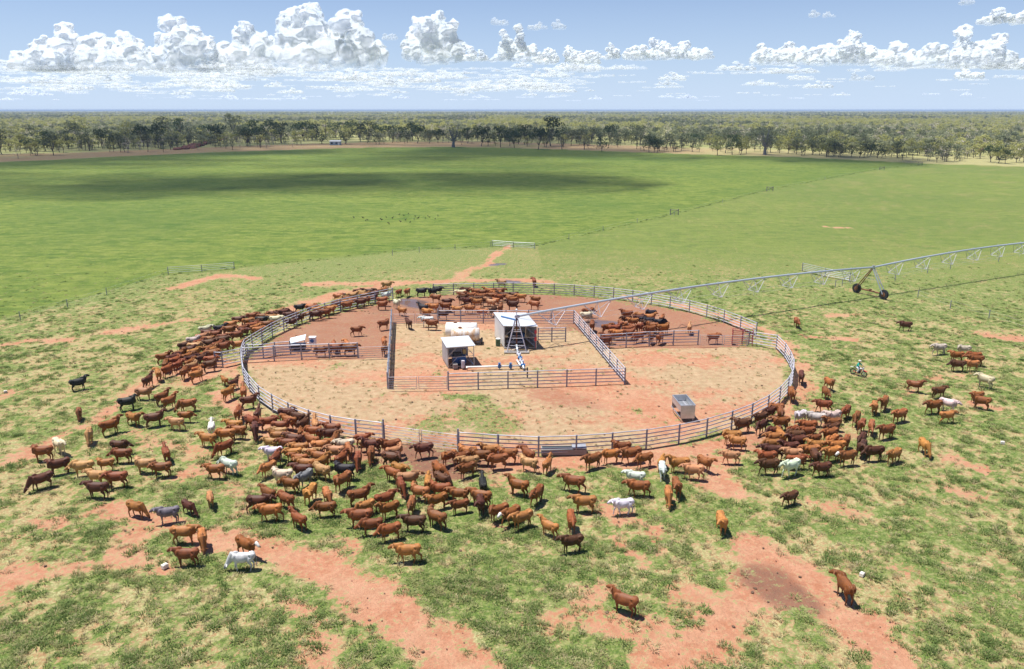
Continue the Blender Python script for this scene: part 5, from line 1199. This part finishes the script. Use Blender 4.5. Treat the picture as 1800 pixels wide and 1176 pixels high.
pts_ = np.array([r_[0][:] for r_ in rows]); sc_ = np.array([[r_[1], r_[1], r_[1] * RN.uniform(.35, .7) * (.6 if n_ > 360 else 1)] for n_, r_ in enumerate(rows)])
ixs = np.array([RN.randint(0, 5) if RN.rand() < .3 else RN.randint(5, 8) for _ in rows])
gn_scatter('distant_clouds', pts_, sc_, RN.uniform(-.5, .5, len(rows)), ixs, proto_c)
# clouds overhead whose shadows lie on the far side of the field
def shade_mat():
    k = N('overhead_cloud_vapour'); k.t.nodes.remove(k.p)
    df = k.n('BsdfDiffuse'); df.inputs[0].default_value = (.9, .9, .92, 1); tr = k.n('BsdfTransparent'); mx = k.n('MixShader')
    n_ = k.noise(.011, 5, .6, k.scl(k.pos(), (.5, 1.6, 1))); g_ = k.n('Attribute', attribute_name='rim').outputs['Fac']
    f = k.rng(k.math('ADD', k.math('MULTIPLY', g_, 1.0), k.math('MULTIPLY', k.math('SUBTRACT', n_, .5), 2.0)), .12, .85, 0, .72)
    k.l(f, mx.inputs[0]); k.l(tr.outputs[0], mx.inputs[1]); k.l(df.outputs[0], mx.inputs[2]); k.l(mx.outputs[0], k.out.inputs[0]); return k.m
m_sh = shade_mat()
def overhead(px0, py0, px1, py1, label):
    """cloud whose shadow covers the ground seen between these pixels"""
    a, b = G(px0, (py0 + py1) / 2), G(px1, (py0 + py1) / 2); n_, f_ = G((px0 + px1) / 2, py1).y, G((px0 + px1) / 2, py0).y
    c = V(((a.x + b.x) / 2, (n_ + f_) / 2, 0)); A, B = abs(b.x - a.x) / 2 * 1.15, abs(f_ - n_) / 2 * 1.3; z = 1000.0
    c += SUNV * (z / SUNV.z); nx_, ny_ = 60, 34; u_, v_ = np.meshgrid(np.linspace(-1, 1, nx_), np.linspace(-1, 1, ny_))
    rr2 = np.sqrt(u_ ** 2 + v_ ** 2); hgt = np.clip(1 - rr2 ** 2, 0, 1) ** .5
    bump_ = fbm(u_ * 5 + px0, v_ * 4, 301, 4); top_ = hgt * (70 + 160 * bump_)
    co_ = np.concatenate([np.stack([u_ * A, v_ * B, top_], -1).reshape(-1, 3)])
    i2 = np.arange(nx_ * ny_).reshape(ny_, nx_); q_ = np.stack([i2[:-1, :-1], i2[:-1, 1:], i2[1:, 1:], i2[1:, :-1]], -1).reshape(-1, 4)
    me_ = bpy.data.meshes.new('cloud'); me_.from_pydata(co_.tolist(), [], q_.tolist()); at = me_.attributes.new('rim', 'FLOAT', 'POINT'); at.data.foreach_set('value', np.clip(1.15 - rr2, 0, 1).ravel().astype(np.float32))
    me_.materials.append(m_sh); me_.polygons.foreach_set('use_smooth', [True] * len(me_.polygons)); tag(link('cloud', me_, None, c), label, 'cloud', 'clouds overhead')
overhead(380, 240, 1180, 294, 'overhead cloud casting the dark band behind the pasture centre')
overhead(-400, 244, 520, 306, 'overhead cloud casting the dark band at the far left')
overhead(-250, 302, 600, 346, 'overhead cloud casting the second shadow band at the left')
overhead(380, 298, 1080, 340, 'overhead cloud casting the faint mottled shade across the field')
overhead(1150, 268, 1560, 292, 'overhead cloud casting the thin shade at the right of the field')
# ------------------------------------------------------------------ haze
HAZE = True
if HAZE:
    k = N('haze_air'); k.t.nodes.remove(k.p); v_ = k.n('VolumePrincipled'); v_.inputs['Color'].default_value = (.55, .72, 1, 1); v_.inputs['Density'].default_value = 1 / 12000
    k.l(v_.outputs[0], k.out.inputs['Volume'])
    tag(M().box((0, 16500, 14.4), (56000, 90000, 31.0)).obj('haze', k.m), kind='stuff')
